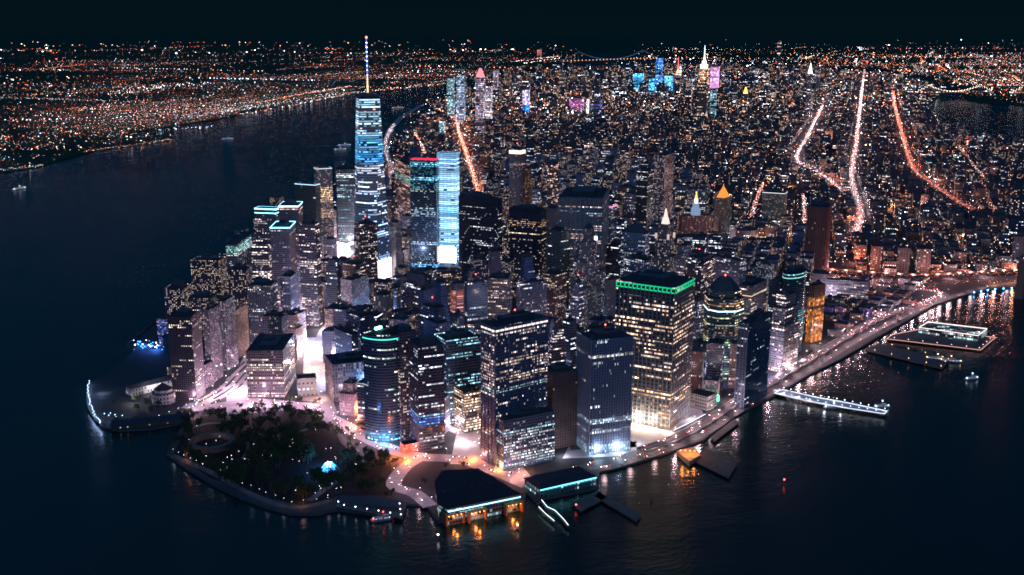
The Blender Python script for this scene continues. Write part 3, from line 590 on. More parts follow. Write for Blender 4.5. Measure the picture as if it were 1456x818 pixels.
w3 = B('bright blue white glass tower with a white screen at its foot and thin roof masts', (648, 219), (621, 218), (653, 216), b=378, mat=tt, pent=0)
t = MB()
for i in range(5):
    for j in (-1, 1): t.bar((j*w3[1]*.45, (i/4-.5)*w3[2]*.95, w3[3]), (j*w3[1]*.45, (i/4-.5)*w3[2]*.95, w3[3]+16), .4, m_steel)
t.build('mast', w3[0])
t = MB(); t.box(-w3[1]/2-1, 0, 10, 1.2, w3[2]*.95, 38, emit('screen_white', (1, .93, .97), 4.5)); t.build('screen', w3[0])
w4 = B('dark glass tower with teal floors and a red lit roof edge', (620, 229), (583, 228), (624, 225), b=382, mat=facade('teal_floor_glass', (.03, .06, .09), 3, 4.3, .03, .0, 12, TEAL, COOL, 1.4, .94, .5, ramp=[(0, (.3, .6, 1), .85), (12, (.9, .8, 1), .3), (40, (.8, .9, 1), .12), (58, (1, .9, 1), .7), (66, (.5, .5, .8), .08), (125, (1, .9, 1), .5), (150, (.8, .8, .9), .05), (185, (1, .8, .6), .4), (192, (.2, .6, .7), .2), (212, (.35, .8, 1), .85), (220, (.1, .4, .5), .3), (244, (.4, .85, 1), .8), (254, (.1, .4, .5), .3), (280, (.45, .9, 1), .85), (288, (0, 0, 0), 0)], H=320), pent=0)
t = MB(); t.prism(rect(w4[1]*.98, w4[2]*.98), w4[3]+1.4, w4[3]+2.6, emit('red_roof_edge', (1, .02, .06), 1.1)); t.build('crown_light', w4[0])
B('brown lit tower with arched teal lobby top, just right of the tallest tower', (582, 236), 561, 584, h=226, az=80, W1=30, mat=facade('speckled_tan', (.10, .07, .07), 2.8, 3.8, .4, .05, 5, PINK, (1, .7, .55), 1.3, .5, .5, ramp=[(0, (.9, .85, 1), .35), (120, (1, .8, .8), .3), (170, (1, .8, .7), .6), (178, (.4, .9, 1), .9), (196, (1, .8, .7), .5)], H=230))
B('pale tower with blank side wall at the foot of the tallest tower', (562, 318), 553, 571, b=402, az=60, mat=facade('pale_tan', (.4, .32, .32), 3, 3.6, .3, 0, 5, WARM, PINK, 1.0, .4, .4))
B('dark tower with rows of white windows standing before the tallest tower', (510, 320), 505, 536, b=420, az=70, W2=26, mat=facade('dark_white_columns', (.1, .08, .1), 3, 3.4, .35, .05, 2, WHT, PINK, 1.3, .45, .5), beacon=True)
# --- Battery Park City offices
wfA = B('squat office tower with blue double light ring, second from the river', (392, 298), (362, 297), (398, 291), h=196, mat=facade('bpc_granite', (.2, .17, .2), 3, 3.9, .25, .2, 6, WHT, PINK, 1.3, .5, .5), crown=[(e_cyan, -1, 1.5, .5), (e_cyan, -9, -7.5, .5)], pent=0)
B('office tower with curved cyan lit crown behind its neighbours by the river', (424, 294), (396, 294), (430, 290), h=204, mat=facade('bpc_granite2', (.19, .17, .2), 3, 3.9, .25, .25, 8, PINK, (1, .5, .4), 1.2, .5, .5), crown=[(e_cyan, -1, 1.8, .3)], pent=1)
B('office tower with single cyan crown line and pale striped right wall', (412, 325), (384, 325), (420, 318), h=190, mat=facade('bpc_granite3', (.33, .26, .31), 2.8, 3.8, .12, .05, 6, PINK, WHT, 1.1, .5, .5, ramp=[(0, (1, .9, .9), .3), (52, (1, .9, .85), .95), (60, (1, .85, .85), .5), (80, (.9, .9, 1), .12)], H=180), crown=[(e_cyan, 0.2, 2.4, .3)], pent=1)
B('low riverside office block with slanted glowing white green top floors', (337, 348), (321, 347), (357, 333), h=120, mat=facade('bpc_low', (.28, .24, .27), 3, 3.9, .08, .0, 8, WHT, TEAL, 1.4, .9, .4, ramp=[(0, (1, .9, .9), .1), (84, (1, .85, .8), .1), (96, (1, .9, .85), .9), (103, (.6, 1, .9), .9), (116, (0, 0, 0), 0)], H=125), pent=0)
B('office block with brightly lit stacked floors in front of the ringed tower', (382, 352), 357, 386, b=430, az=14, mat=facade('bpc_lit', (.16, .14, .17), 3, 3.9, .4, .5, 9, WHT, PINK, 1.3, .8, .45))
B('tall brown tower with glowing yellow floors and a ring of roof lights', (472, 240), (449, 241), (478, 236), h=228, mat=facade('yellow_floors', (.24, .2, .22), 3, 4, .1, .0, 9, WARM, (1, .8, .6), 1.3, .8, .45, ramp=[(0, (1, .85, .8), .25), (110, (1, .8, .6), .85), (130, (1, .8, .7), .3), (145, (1, .85, .6), .85), (185, (1, 1, 1), .1), (205, (.8, .9, 1), .1)], H=230), crown=[(emit('ring_pale', (.8, .85, 1), .8), 0, 1.8, .2)], pent=.6)
B('wide tower with glowing white roof band and teal curved atrium wall', (505, 242), (478, 242), (509, 238), h=205, mat=facade('white_band_tower', (.1, .12, .15), 3, 4, .1, .15, 9, WHT, TEAL, 1.2, .85, .45, ramp=[(0, (1, .8, .85), .35), (60, (.05, .5, .6), 0), (120, (.7, .9, 1), .3), (150, (.7, .9, 1), .1), (186, (1, .95, 1), 1), (196, (.6, .8, 1), .2)], H=210))
B('dark tower with a pale cornice left of the yellow floored tower', (448, 264), (419, 262), (455, 258), h=215, mat=facade('mossy_dark', (.12, .12, .11), 3, 4, .05, .05, 9, PINK, COOL, .9, .7, .4), crown=[(emit('ring_bluewhite', (.5, .8, 1), 1.3), 0, 1.5, .2)])
B('dark tower with white lit penthouse floor, right of the striped cyan crowned tower', (448, 320), 424, 454, b=465, az=25, mat=facade('dark_lit_pent', (.1, .1, .13), 3, 3.8, .12, .2, 5, WHT, PINK, 1.4, .7, .45, ramp=[(0, (1, .9, .9), .3), (40, (1, .8, .85), .5), (60, (1, 1, 1), .12), (125, (1, .95, .85), .95), (132, (1, .9, .9), .2)], H=160))
B('pale pink lit slab tower rising behind the white glow', (464, 304), 452, 478, b=362, az=30, mat=facade('pink_slab', (.26, .19, .22), 3, 3.7, .3, .1, 5, PINK, WHT, 1.1, .5, .5))
B('pinkish apartment slab above the bright construction glow', (496, 308), 478, 505, b=350, az=40, mat=facade('rose_apartments', (.28, .18, .19), 3, 3.2, .4, 0, 5, PINK, (1, .65, .55), 1.2, .45, .5), name='apartment_block')
# --- Battery Park City apartments and the wall of the tip
apt = facade('apartment_speckle', (.12, .095, .12), 3.4, 3.1, .5, .0, 5, WARM, PINK, 1.9, .42, .45)
apt2 = facade('apartment_lilac', (.15, .12, .145), 3.2, 3.1, .45, .0, 5, PINK, COOL, 1.6, .42, .5)
apt3 = facade('apartment_dark', (.07, .09, .12), 3.4, 3.1, .2, .03, 5, WARM, COOL, 1.7, .42, .45)
B('broad riverside apartment block thick with small windows, tallest by the river', (312, 372), (271, 371), (322, 364), h=105, mat=apt, name='apartment_block', cat='building')
B('riverside apartment block in front of the slanted top office, speckled windows', (350, 385), 322, 358, b=470, az=15, mat=apt, name='apartment_block', cat='building')
B('dark apartment tower with a pale corner shaft, south of the ringed offices', (384, 408), 352, 394, b=500, az=15, mat=apt3, name='apartment_block', cat='building')
B('low stepped apartment block at the left edge of the riverside row', (262, 412), 233, 272, b=470, az=12, mat=apt, name='apartment_block', cat='building')
B('pinkish apartment tower behind the leftmost slim slab', (300, 425), 268, 308, b=500, az=14, mat=apt, name='apartment_block', cat='building')
B('dark slab with a pale right wall, last tower on the left by the water', (272, 452), 238, 285, b=572, az=14, mat=facade('dark_pale_end', (.11, .09, .11), 3.4, 3.1, .14, .03, 5, WHT, WARM, 1.6, .45, .5), name='apartment_block', cat='building')
B('slim tower with glowing pinkish right wall, second from the left by the bright avenue', (297, 442), 288, 312, b=545, az=22, mat=apt2, name='apartment_block', cat='building')
B('slim lilac tower between the two glowing walled towers on the bright avenue', (318, 430), 307, 334, b=528, az=22, mat=apt2, name='apartment_block', cat='building')
B('tan tower whose wide right wall faces the bright avenue', (336, 442), 331, 352, b=510, az=26, mat=facade('tan_speckle', (.28, .2, .16), 3, 3, .5, 0, 5, WARM, PINK, 1.2, .42, .5), name='apartment_block', cat='building')
B('dark glassy apartment tower beside the bright avenue, few lights', (386, 445), 352, 392, b=495, az=18, mat=apt3, name='apartment_block', cat='building')
lng = B('long flat roofed office with two rows of lit windows, facing the park', (402, 500), (350, 500), (418, 478), b=566, mat=facade('long_low_office', (.09, .08, .09), 3.0, 4, .1, .1, 8, PINK, WHT, 1.5, .7, .45, ramp=[(0, (1, .8, .85), .9), (11, (1, .9, .9), .15), (24, (1, .9, .8), .97), (29, (1, 1, 1), .1), (34, (1, .8, .6), .9), (38, (1, 1, 1), .05), (48, (1, .95, .8), .55), (58, (1, 1, 1), .1)], H=80), name='office_block', cat='building', pent=.5)
B('blocky tower rising from the long flat roofed office', (400, 452), 372, 408, h=100, az=22, mat=facade('dark_plain', (.08, .09, .12), 3, 3.8, .14, 0, 5, WHT, WARM, 1.2, .5, .5), name='office_block', cat='building')
B('small dark house with three lit windows at the edge of the park', (450, 538), (423, 540), (455, 532), b=562, mat=facade('small_house', (.22, .24, .24), 6.5, 9, .0, 0, 4, COOL, COOL, 3, .4, .25, ramp=[(0, (1, 1, 1), 0), (9, (1, 1, 1), 1), (18, (1, 1, 1), 0)], H=30), name='park_house', cat='building', pent=0)
cust = B('heavy stone custom house with rows of arched windows and mansard roof', (473, 520), (471, 520), (528, 514), b=572, az=78, W2=58, mat=facade('custom_house', (.13, .105, .125), 4.2, 5, .3, 0, 5, WHT, PINK, .9, .45, .6), name='custom_house', cat='building', pent=.6, roofm=m_roof)
B('dark stepped office with cyan lamps on its roof, behind the custom house', (500, 478), 476, 527, b=545, az=60, mat=facade('dark_broadway', (.08, .09, .13), 3, 3.9, .1, .08, 5, COOL, WHT, 1.4, .5, .5), name='office_block', cat='building')
B('tall dark office left of the green crowned glass tower', (512, 452), 492, 530, h=112, az=58, mat=facade('dark_broadway2', (.06, .07, .12), 3, 3.9, .1, .1, 5, COOL, WHT, 1.3, .5, .5))
for i, (lab, N_, L, R, h, az, mt) in enumerate([
  ('grey stone tower with white lit stripes low in the canyon behind the custom house', (412, 395), 398, 424, 120, 20, M3),
  ('purple dark tower with small bright windows in front of the construction glow', (478, 372), 462, 486, 118, 30, M1),
  ('tan tower with regular dim windows, left of the dark canyon', (506, 378), 487, 520, 115, 40, M6),
  ('brown brick tower with blank middle and speckled windows by the canyon', (500, 400), 484, 524, 95, 40, M2),
  ('navy office with bright blue roof floor below the bright blue tower', (608, 396), 570, 622, 118, 60, facade('navy_roof_lit', (.07, .1, .18), 3, 3.9, .05, .1, 5, COOL, WHT, 1.6, .7, .5, ramp=[(0, (1, 1, 1), .08), (86, (.9, .95, 1), .5), (96, (1, 1, 1), .0)], H=120)),
  ('low terracotta office with lit cornice at the foot of the bright blue tower', (625, 392), 620, 656, 115, 74, M6),
  ('dark pyramid topped tower in the blue shadowed middle', (602, 415), 594, 618, 130, 50, facade('blue_shadow', (.12, .17, .32), 3, 3.9, .04, .02, 5, COOL, WHT, 1.2, .5, .5)),
  ('blank blue grey tower left of the red striped slab', (628, 405), 610, 640, 135, 60, MATS['blue_shadow']),
  ('grey slab with a panel of red glowing strips', (644, 405), 640, 660, 128, 78, facade('red_strip_panel', (.28, .22, .24), 14, 3.2, .0, 0, 5, (1, .34, .26), (1, .3, .22), .42, .86, .45, ramp=[(0, (1, 1, 1), 0), (78, (1, 1, 1), 1), (118, (1, 1, 1), 0)], H=130)),
  ('blue ribbed office with a few white strips, right of the red striped slab', (664, 404), 660, 693, 125, 76, facade('blue_ribbed', (.12, .2, .33), 2, 3.9, .03, .12, 10, WHT, COOL, 1.2, .45, .6)),
  ('dark slab with dotted white columns, under the wide black tower', (672, 372), 662, 698, 150, 70, facade('dotted_columns', (.12, .1, .16), 4.5, 3.4, .4, 0, 2, PINK, WHT, 1.3, .3, .4)),
  ('short rose coloured slab beside the dotted dark one', (700, 360), 694, 712, 150, 70, facade('rose_slab', (.42, .22, .25), 4, 4, .1, 0, 3, PINK, WHT, .8, .3, .4)),
  ('cream office with an orange lit corner behind the square windowed tower', (722, 398), 693, 728, 120, 20, facade('cream_orange', (.36, .28, .28), 3, 3.8, .2, .05, 3, WARM, PINK, 1.3, .5, .5)),
  ('dark block with an inky plain top in the centre', (744, 368), 738, 762, 140, 72, MATS['blue_shadow']),
  ('wide grey office with dim window rows, left of centre canyon', (740, 405), 734, 778, 118, 72, M3),
  ('small stepped brown tower right of the wide grey office', (790, 392), 772, 806, 120, 50, M6),
  ('stone tower with a rounded blue dome in the centre right', (824, 405), 812, 832, 130, 50, M3),
  ('pale tower with columns of warm windows, left of the green banded block', (836, 388), 830, 862, 128, 66, facade('pale_warm_cols', (.24, .22, .25), 3.6, 3.6, .45, 0, 2, WHT, WARM, 1.3, .4, .5)),
  ('beige setback tower whose blank side shows beside the green banded block', (866, 400), 860, 880, 122, 60, facade('beige_blank', (.36, .28, .27), 4, 4, .12, 0, 3, WARM, WHT, 1, .3, .4)),
  ('grey tower under the bright white sign with lit slots', (850, 355), 812, 860, 170, 50, M5),
  ('dark tower with slanting lit slots left of the pyramid roofed one', (880, 350), 862, 888, 150, 40, M1),
  ('bluish office full of dotted windows below the pyramid roof', (918, 372), 888, 930, 150, 60, MATS['pale_grid_bluish']),
  ('dim stone tower with bright flecks right of the art deco tower', (975, 352), 958, 990, 150, 48, M3),
  ('dark flat block in front of the brown municipal block', (990, 368), 978, 1010, 135, 60, M1),
  ('flat grey office roofed with pale gravel below the drum building', (1052, 372), 1012, 1062, 105, 60, M3),
  ('white speckled plaza block left of the teal glass tower', (1100, 380), 1068, 1108, 95, 60, facade('plaza_speckle', (.2, .2, .24), 3, 3.6, .55, 0, 3, WHT, COOL, 1.2, .4, .5)),
  ('dark office on the left flank of the teal curved tower', (1110, 402), 1094, 1120, 130, 58, M1),
  ('narrow dark tower with dotted windows behind the pale striped tower', (812, 458), 800, 820, 120, 60, M1),
  ('blue lit block seen in the gap above the windowless brown tower', (784, 470), 781, 806, 115, 74, facade('strip_offices', (.12, .12, .17), 3, 3.9, .1, .5, 9, WHT, PINK, 1.1, .8, .4)),
  ('dark tower right behind the blue floor lit glass tower', (624, 462), 602, 640, 105, 62, MATS['blue_shadow']),
  ('office with a cyan lit rooftop plant room, centre left', (618, 440), 596, 634, 112, 60, M4),
  ('narrow pale tower above the dark glass slab with bright floors', (650, 452), 640, 662, 110, 60, M5),
  ('grey brick tower in the gap right of the big green banded block', (992, 430), 988, 1004, 120, 66, M3),
 ]):
    B(lab, N_, L, R, h=h, az=az, mat=mt, tiers=[(rnd.uniform(.55, .75), 1.0), (rnd.uniform(.82, .9), .84), (1.0, .66)] if i % 3 == 1 else None, pent=rnd.choice([.6, 1, 1.2]), beacon=(i % 7 == 2))
print('heroes', len(FOOT))
# ------------------------------------------------------------------ midtown landmarks and far towers
def far_tower(label, u, vt, h, w, mat, az=29, name='tower', cat='skyscraper', extra=None, dx=None):
    x, y = G(u, vt, h); z0 = drop(x, y)
    FOOT.append((x, y, w, dx or w, R_(90-az), h)); uw_ = 1577/hypot(x-CX, y-CY)*(dx or w)*.45; CAPS.append((u-uw_, u+uw_, hypot(x-CX, y-CY)-30, proj(x, y, z0+h*(.35 if h < 270 else .5))[1]))
    root = empty(name, (x, y, z0), R_(90-az), label, cat)
    b_ = MB(); b_.prism(rect(w, dx or w), 0, h, mat, m_roof, uo=rnd.randint(0, 99)*30.0); b_.build('wall', root)
    if extra: extra(root, h, w)
    return root
ff = lambda nm, **k: facade(nm, fh=k.pop('fh', 9), bay=k.pop('bay', 8), **k)
def esb_x(root, h, w):
    t = MB(); lm = emit('far_crown_white', (1, .85, .72), 1.6); t.prism(rect(36, 40), h, h+26, lm); t.prism(rect(22, 24), h+26, h+46, lm); t.build('crown', root)
    t = MB(); t.bar((0, 0, h+46), (0, 0, h+78), 6, emit('spire_white', (.85, .92, 1), 2.2), 8, 3); t.bar((0, 0, h+78), (0, 0, h+135), 3, emit('spire_white', (.85, .92, 1), 2.2), 6, 1); t.build('spire', root)
far_tower('distant stepped skyscraper with white glowing spire and floodlit crown', 1001, 98, 310, 56, ff('far_deco', wall=(.3, .25, .2), lit=.25, cA=WARM, cB=WHT, s=2, ramp=[(0, (1, .9, .8), .2), (225, (1, .7, .5), .85), (300, (1, .8, .6), .9)], H=312), extra=esb_x)
far_tower('distant wide slab glowing purple pink, right of the white spire', 1017, 95, 246, 60, ff('far_purple', wall=(.3, .2, .3), lit=1.2, rows=.9, cA=(.85, .4, 1), cB=(1, .45, .8), s=.75, glow=.25, ww=.9, wh=.9), dx=62)
far_tower('distant tower of stacked cyan strips below the purple slab', 1015, 128, 180, 34, ff('far_cyan', lit=.8, cA=(.2, .8, 1), cB=COOL, s=1.2, ww=.9))
far_tower('distant tall blue glass tower with lit blue edges', 938, 83, 330, 44, ff('far_blue', lit=.9, rows=.3, cA=(.05, .2, 1), cB=(.2, .6, 1), s=2.6, glow=.0, wall=(.05, .1, .3)))
far_tower('distant block glowing sky blue with white sign, left of the tall blue tower', 908, 104, 200, 70, ff('far_blue2', lit=.8, rows=.4, cA=(.05, .3, 1), cB=(.1, .7, 1), s=1.6, ww=.9, wh=.8))
far_tower('distant blue billboard block right of the tall blue tower', 951, 108, 170, 60, ff('far_blue3', lit=.9, rows=.5, cA=(.05, .35, 1), cB=(.2, .8, 1), s=1.8, ww=.9, wh=.8))
far_tower('small distant tower with a deep blue lit face', 927, 112, 160, 36, MATS['far_blue2'])
def redx(root, h, w):
    t = MB(); t.taper(rect(26, 26), rect(5, 5), h, h+30, emit('amber_crown', (1, .5, .3), 1.5)); t.build('crown', root)
    t = MB(); t.bar((0, 0, h+30), (0, 0, h+110), 3, emit('spire_red', (1, .12, .12), 2.4), 6, 1); t.build('spire', root)
far_tower('distant tower with thin red spire and amber crown', 964, 104, 230, 40, ff('far_amber', lit=.4, cA=WARM, cB=PINK, s=1.6), extra=redx)
far_tower('distant needle thin tower lit white along one edge', 968, 92, 260, 12, ff('far_white_edge', lit=2, cA=WHT, cB=COOL, s=1.2, ww=.9, wh=.9))
far_tower('very slender dark tower with a column of window lights, highest on the skyline', 1109, 58, 426, 30, ff('far_slender', lit=.35, cA=PINK, cB=WARM, s=1.6, fh=14), name='apartment_tower')
def chx(root, h, w):
    t = MB(); t.taper(octo(30, 30, 8), octo(3, 3, 1), h, h+70, emit('deco_crown_white', (.95, .95, 1), 1.8)); t.build('crown', root)
far_tower('distant tower with tapering white triangular crown', 1152, 105, 250, 34, ff('far_plain', lit=.3, cA=WHT, cB=COOL, s=1.6), extra=chx)
far_tower('distant pale slab next to the white triangular crown', 1163, 95, 245, 36, ff('far_pale', wall=(.4, .36, .38), lit=.3, cA=PINK, cB=WHT, s=1.3))
def goldx(root, h, w):
    t = MB(); t.taper(rect(26, 26), rect(3, 3), h, h+40, emit('gold_crown', (1, .5, .08), 2.6)); t.build('crown', root)
far_tower('distant tower with small amber gold pointed crown', 1060, 133, 150, 30, MATS['far_amber'], extra=goldx)
far_tower('distant tall brown clock tower block with warm windows', 1141, 112, 190, 26, MATS['far_amber'])
far_tower('distant square tower with white upper and blue lower face', 748, 128, 165, 44, ff('far_white_blue', lit=2, rows=1, cA=COOL, cB=(.7, .75, 1), s=1.1, ww=.93, wh=.93, glow=.0, ramp=[(0, (.05, .35, 1), 1), (75, (1, .75, .95), 1)], H=170), az=15)
far_tower('distant twin teal glass tower on the left by the river', 641, 108, 260, 40, ff('far_teal', lit=1.2, rows=.3, cA=(.3, .8, .9), cB=COOL, s=.85, ww=.85), az=20)
far_tower('distant blue glass tower beside the teal one by the river', 655, 108, 270, 44, ff('far_teal2', lit=1.2, rows=.3, cA=(.3, .5, 1), cB=COOL, s=.9, ww=.85), az=20)
def obx(root, h, w):
    t = MB(); t.taper(rect(w, w), rect(w*.25, w*.25), h, h+45, emit('rose_crown', (1, .3, .35), .9)); t.build('crown', root)
far_tower('distant tower with sloping rose red lit top near the river', 683, 110, 300, 42, ff('far_rose', lit=.9, cA=PINK, cB=(.7, .6, 1), s=1.1), az=20, extra=obx)
far_tower('distant white lit slab in front of the rose topped tower', 694, 122, 210, 44, ff('far_white', lit=1.4, rows=.4, cA=WHT, cB=(.8, .7, 1), s=1.1, ww=.8), az=20)
far_tower('distant red lit tower standing alone above the horizon lights', 767, 70, 150, 60, ff('far_red', lit=.8, cA=(1, .25, .25), cB=(1, .4, .3), s=1.6))
far_tower('distant arched block glowing magenta, west side', 820, 140, 90, 60, ff('far_magenta', lit=1.3, rows=.5, cA=(1, .25, .6), cB=(.8, .3, .9), s=.8, ww=.9), az=40, dx=80)
far_tower('distant thin bright white lit tower next to a navy slab', 836, 141, 110, 14, ff('far_white_solid', lit=4, cA=(.85, .9, 1), cB=WHT, s=1.8, ww=.95, wh=.95))
far_tower('distant wide navy slab lit faint blue', 848, 141, 105, 60, ff('far_navy', lit=.6, rows=.6, cA=(.1, .2, .8), cB=(.1, .15, .6), s=.5, ww=.95, wh=.9))
far_tower('distant thin tower lit bright cyan, above the tallest tower base', 629, 172, 95, 24, ff('far_cyan2', lit=1.6, cA=(.25, .85, 1), cB=COOL, s=1.3, ww=.85), az=29)
far_tower('distant thin pink red lit high block at the far left of midtown', 705, 100, 220, 34, MATS['far_rose'], az=25)
for (u, v, h, w) in [(893, 96, 210, 40), (874, 103, 180, 40), (733, 108, 200, 30), (722, 116, 150, 36), (985, 103, 200, 44), (1035, 110, 200, 40), (1075, 100, 210, 44), (1090, 104, 190, 50), (830, 106, 160, 38), (915, 118, 140, 50), (945, 122, 150, 40), (980, 118, 170, 40), (1045, 120, 150, 40), (800, 122, 110, 40), (860, 116, 140, 44), (780, 118, 120, 36), (1125, 106, 180, 40), (1180, 104, 150, 40), (1100, 122, 130, 40), (1002, 128, 120, 50)]:
    tg = far_tower('midtown tower among many, dark with sparse warm windows', u, v, h, w, MATS['far_plain'] if (u % 2) else MATS['far_amber'])
    tg['group'] = 'far midtown towers'

# ------------------------------------------------------------------ the rest of the city
cityA = [facade('city_a', (.12, .11, .13), 5.5, 4.4, .19, .0, 4, WARM, PINK, 3.8, .42, .42), facade('city_b', (.09, .11, .14), 6, 4.4, .16, .05, 4, WHT, COOL, 3.4, .45, .4), facade('city_c', (.18, .11, .1), 5.5, 4.4, .24, .0, 4, (1, .42, .25), WARM, 3.6, .42, .42), facade('city_d', (.07, .08, .1), 6.5, 4.6, .05, .0, 4, COOL, WHT, 3, .4, .4)]
midA = [facade('mid_a', (.15, .13, .15), 9, 7, .20, .0, 4, WARM, PINK, 5.5, .4, .4), facade('mid_b', (.08, .1, .12), 10, 8, .16, .08, 4, WHT, COOL, 5.0, .42, .4), facade('mid_c', (.16, .1, .1), 9, 7, .24, .0, 4, (1, .45, .28), WARM, 5.5, .4, .4)]
from mathutils import noise as mn
WARMC = [facade('warm_a', (.3, .17, .13), 5.5, 4.6, .34, .02, 4, (1, .42, .25), WARM, 3.0, .45, .42), facade('warm_b', (.28, .2, .18), 5.5, 4.6, .3, .06, 4, PINK, WARM, 3.0, .45, .42)]
fidiA = [M3, M2, M6, M1, M5, apt, MATS['blue_shadow'], MATS['cream_orange']]
fieldF = [(f[0], f[1], sqrt(f[2]**2+f[3]**2)/2) for f in FOOT]
gridF = {}
for fx, fy, fr in fieldF: gridF.setdefault((int(fx//150), int(fy//150)), []).append((fx, fy, fr))
def clash(x, y, r):
    gx, gy = int(x//150), int(y//150)
    for i in (-1, 0, 1):
        for j in (-1, 0, 1):
            for fx, fy, fr in gridF.get((gx+i, gy+j), []):
                if hypot(fx-x, fy-y) < fr*.86+r*.86: return True
    return False
roadb = [(P, wd, min(p[0] for p in P)-60, max(p[0] for p in P)+60, min(p[1] for p in P)-60, max(p[1] for p in P)+60) for P, wd in ALLR]
def onroad(x, y, r):
    for P, wd, a, b, c, d_ in roadb:
        if a < x < b and c < y < d_ and segd(x, y, P) < wd/2+r: return True
    return False
PARK = px((262, 598), (300, 580), (360, 580), (440, 585), (478, 604), (520, 626), (560, 645), (600, 655), (655, 655), (752, 690), (600, 760), (230, 700))
CPARK = [ll(40.7965, -73.9495), ll(40.8003, -73.9580), ll(40.7681, -73.9817), ll(40.7644, -73.9730)]
OPEN = [PARK, CPARK, px((876, 645), (876, 560), (912, 580), (912, 645)), px((775, 665), (775, 590), (838, 590), (838, 655)), px((1138, 505), (1140, 470), (1182, 455), (1186, 490)), px((1086, 560), (1086, 520), (1140, 500), (1140, 530)), px((233, 575), (240, 500), (270, 600), (130, 620), (110, 540)),
        px((425, 575), (432, 478), (468, 480), (474, 575)), px((322, 575), (350, 500), (440, 520), (350, 575)), px((478, 385), (478, 352), (560, 352), (556, 420)), px((560, 668), (600, 640), (670, 640), (700, 670)), px((880, 640), (905, 600), (985, 560), (1005, 600))]
AX = (sin(R_(29)), cos(R_(29))); BX = (cos(R_(29)), -sin(R_(29)))
GENERIC = []
for nm in ('bowery', 'first', 'lafayette', 'frankfort', 'sixth', 'centre', 'chambers', 'pike'):
    for (x, y, a) in along(ROADS[nm][0], 45):
        q = proj(x, y, 8+drop(x, y)); CAPS.append((q[0]-4, q[0]+4, hypot(x-CX, y-CY)-15, q[1]+2.5))
def gen(region, az, s0, s1, lot, street, hfun, mats, maxr=None):
    """blocks of lots on a grid whose long axis has compass heading az"""
    a = (sin(R_(az)), cos(R_(az))); b = (cos(R_(az)), -sin(R_(az)))
    cx = sum(p[0] for p in region)/len(region); cy = sum(p[1] for p in region)/len(region)
    R = max(hypot(p[0]-cx, p[1]-cy) for p in region)
    n = int(R/lot)+1
    for i in range(-n, n):
        for j in range(-n, n):
            s = i*lot+(i//s0)*street; t = j*lot*1.0+(j//s1)*street
            x = cx+a[0]*t+b[0]*s; y = cy+a[1]*t+b[1]*s
            if hypot(s, t) > R*1.1 or not inpoly(x, y, region): continue
            q = proj(x, y, 10)
            if not (-30 < q[0] < 1490 and q[1] < 760): continue
            if not inpoly(x, y, MANH) or any(inpoly(x, y, o) for o in OPEN): continue
            r = lot*.45
            if clash(x, y, r) or onroad(x, y, r*.8): continue
            if segd(x, y, MANH[:60]) < 25: continue
            h = hfun(x, y, q)
            dd_ = hypot(x-CX, y-CY); uw = 1577/dd_*lot*.5
            for (c0, c1, cd, cv) in CAPS:
                if dd_ < cd and c0 < q[0]+uw and q[0]-uw < c1:
                    while h > 4 and proj(x, y, h)[1] < cv: h -= 4
            if h <= 5: continue
            wx = lot*rnd.uniform(.72, .93); wy = lot*rnd.uniform(.72, .93)
            nz_ = mn.noise(Vector((x*.0022, y*.0022, 5)))
            m_ = rnd.choice(mats)
            if mats is not fidiA and rnd.random() < max(0.03, .1+.75*nz_): m_ = rnd.choice(WARMC)
            GENERIC.append((hypot(x-CX, y-CY), x, y, wx, wy, R_(90-az), h, m_))
def hfidi(x, y, q):
    u, v = q
    if u < 345 and v > 380: return rnd.uniform(18, 45)
    base = 72 if v > 420 else 92
    if u > 1000: base = 46
    if u < 480: base = 62
    h = base*rnd.lognormvariate(0, .33)
    # far enough from the hero towers' feet: lower in front of them
    return min(h, 140)
FIDI = px((235, 560), (240, 440), (330, 370), (440, 300), (560, 262), (700, 262), (900, 262), (1060, 318), (1170, 345), (1175, 490), (1060, 570), (900, 640), (760, 665), (640, 640), (480, 590), (300, 570))
gen(FIDI, 28, 3, 2, 32, 12, hfidi, fidiA)
gen(px((1176, 488), (1168, 425), (1240, 400), (1330, 396), (1326, 424), (1250, 458)), 44, 3, 2, 27, 13, lambda x, y, q: rnd.uniform(8, 19) if rnd.random() < .8 else 0, [M2, M6, M3])
def hlow(x, y, q):
    u, v = q
    h = rnd.lognormvariate(2.95, .38)
    if rnd.random() < .05: h = rnd.uniform(35, 75)
    if u > 1180 and v > 250 and rnd.random() < .16: h = rnd.uniform(40, 62)
    if 640 < u < 980 and v > 215: h *= 1.4
    return min(h, 80)
N1 = [G(440, 300), G(560, 262), G(900, 262), G(1060, 318), G(1175, 350), G(1240, 392), G(1475, 385), G(1475, 215), G(540, 215)]
gen(N1, 26, 4, 2, 31, 15, hlow, cityA)
N2 = [G(520, 216), G(1475, 216), G(1475, 180), G(1330, 165), G(650, 165), G(560, 180)]
gen(N2, 29, 5, 2, 40, 18, lambda x, y, q: min(90, rnd.lognormvariate(3.15, .4)), cityA+midA[:1])
def hmid(x, y, q):
    u, v = q
    h = rnd.lognormvariate(3.5, .5)
    if 680 < u < 1180 and v < 155: h = rnd.lognormvariate(4.35, .45)
    if u > 1180: h = rnd.lognormvariate(3.4, .5)
    if 790 < u < 925 and v < 109: return 0
    if v < 113: h *= .6
    return min(h, 190)
N3 = [G(600, 165), G(1360, 168), G(1330, 150), G(1350, 132), G(1290, 115), G(1280, 106), G(900, 100), G(640, 135)]
gen(N3, 29, 4, 2, 52, 24, hmid, midA)
GENERIC.sort()
print('generic', len(GENERIC))
N_IND = 300-len(FOOT)
proto = {}
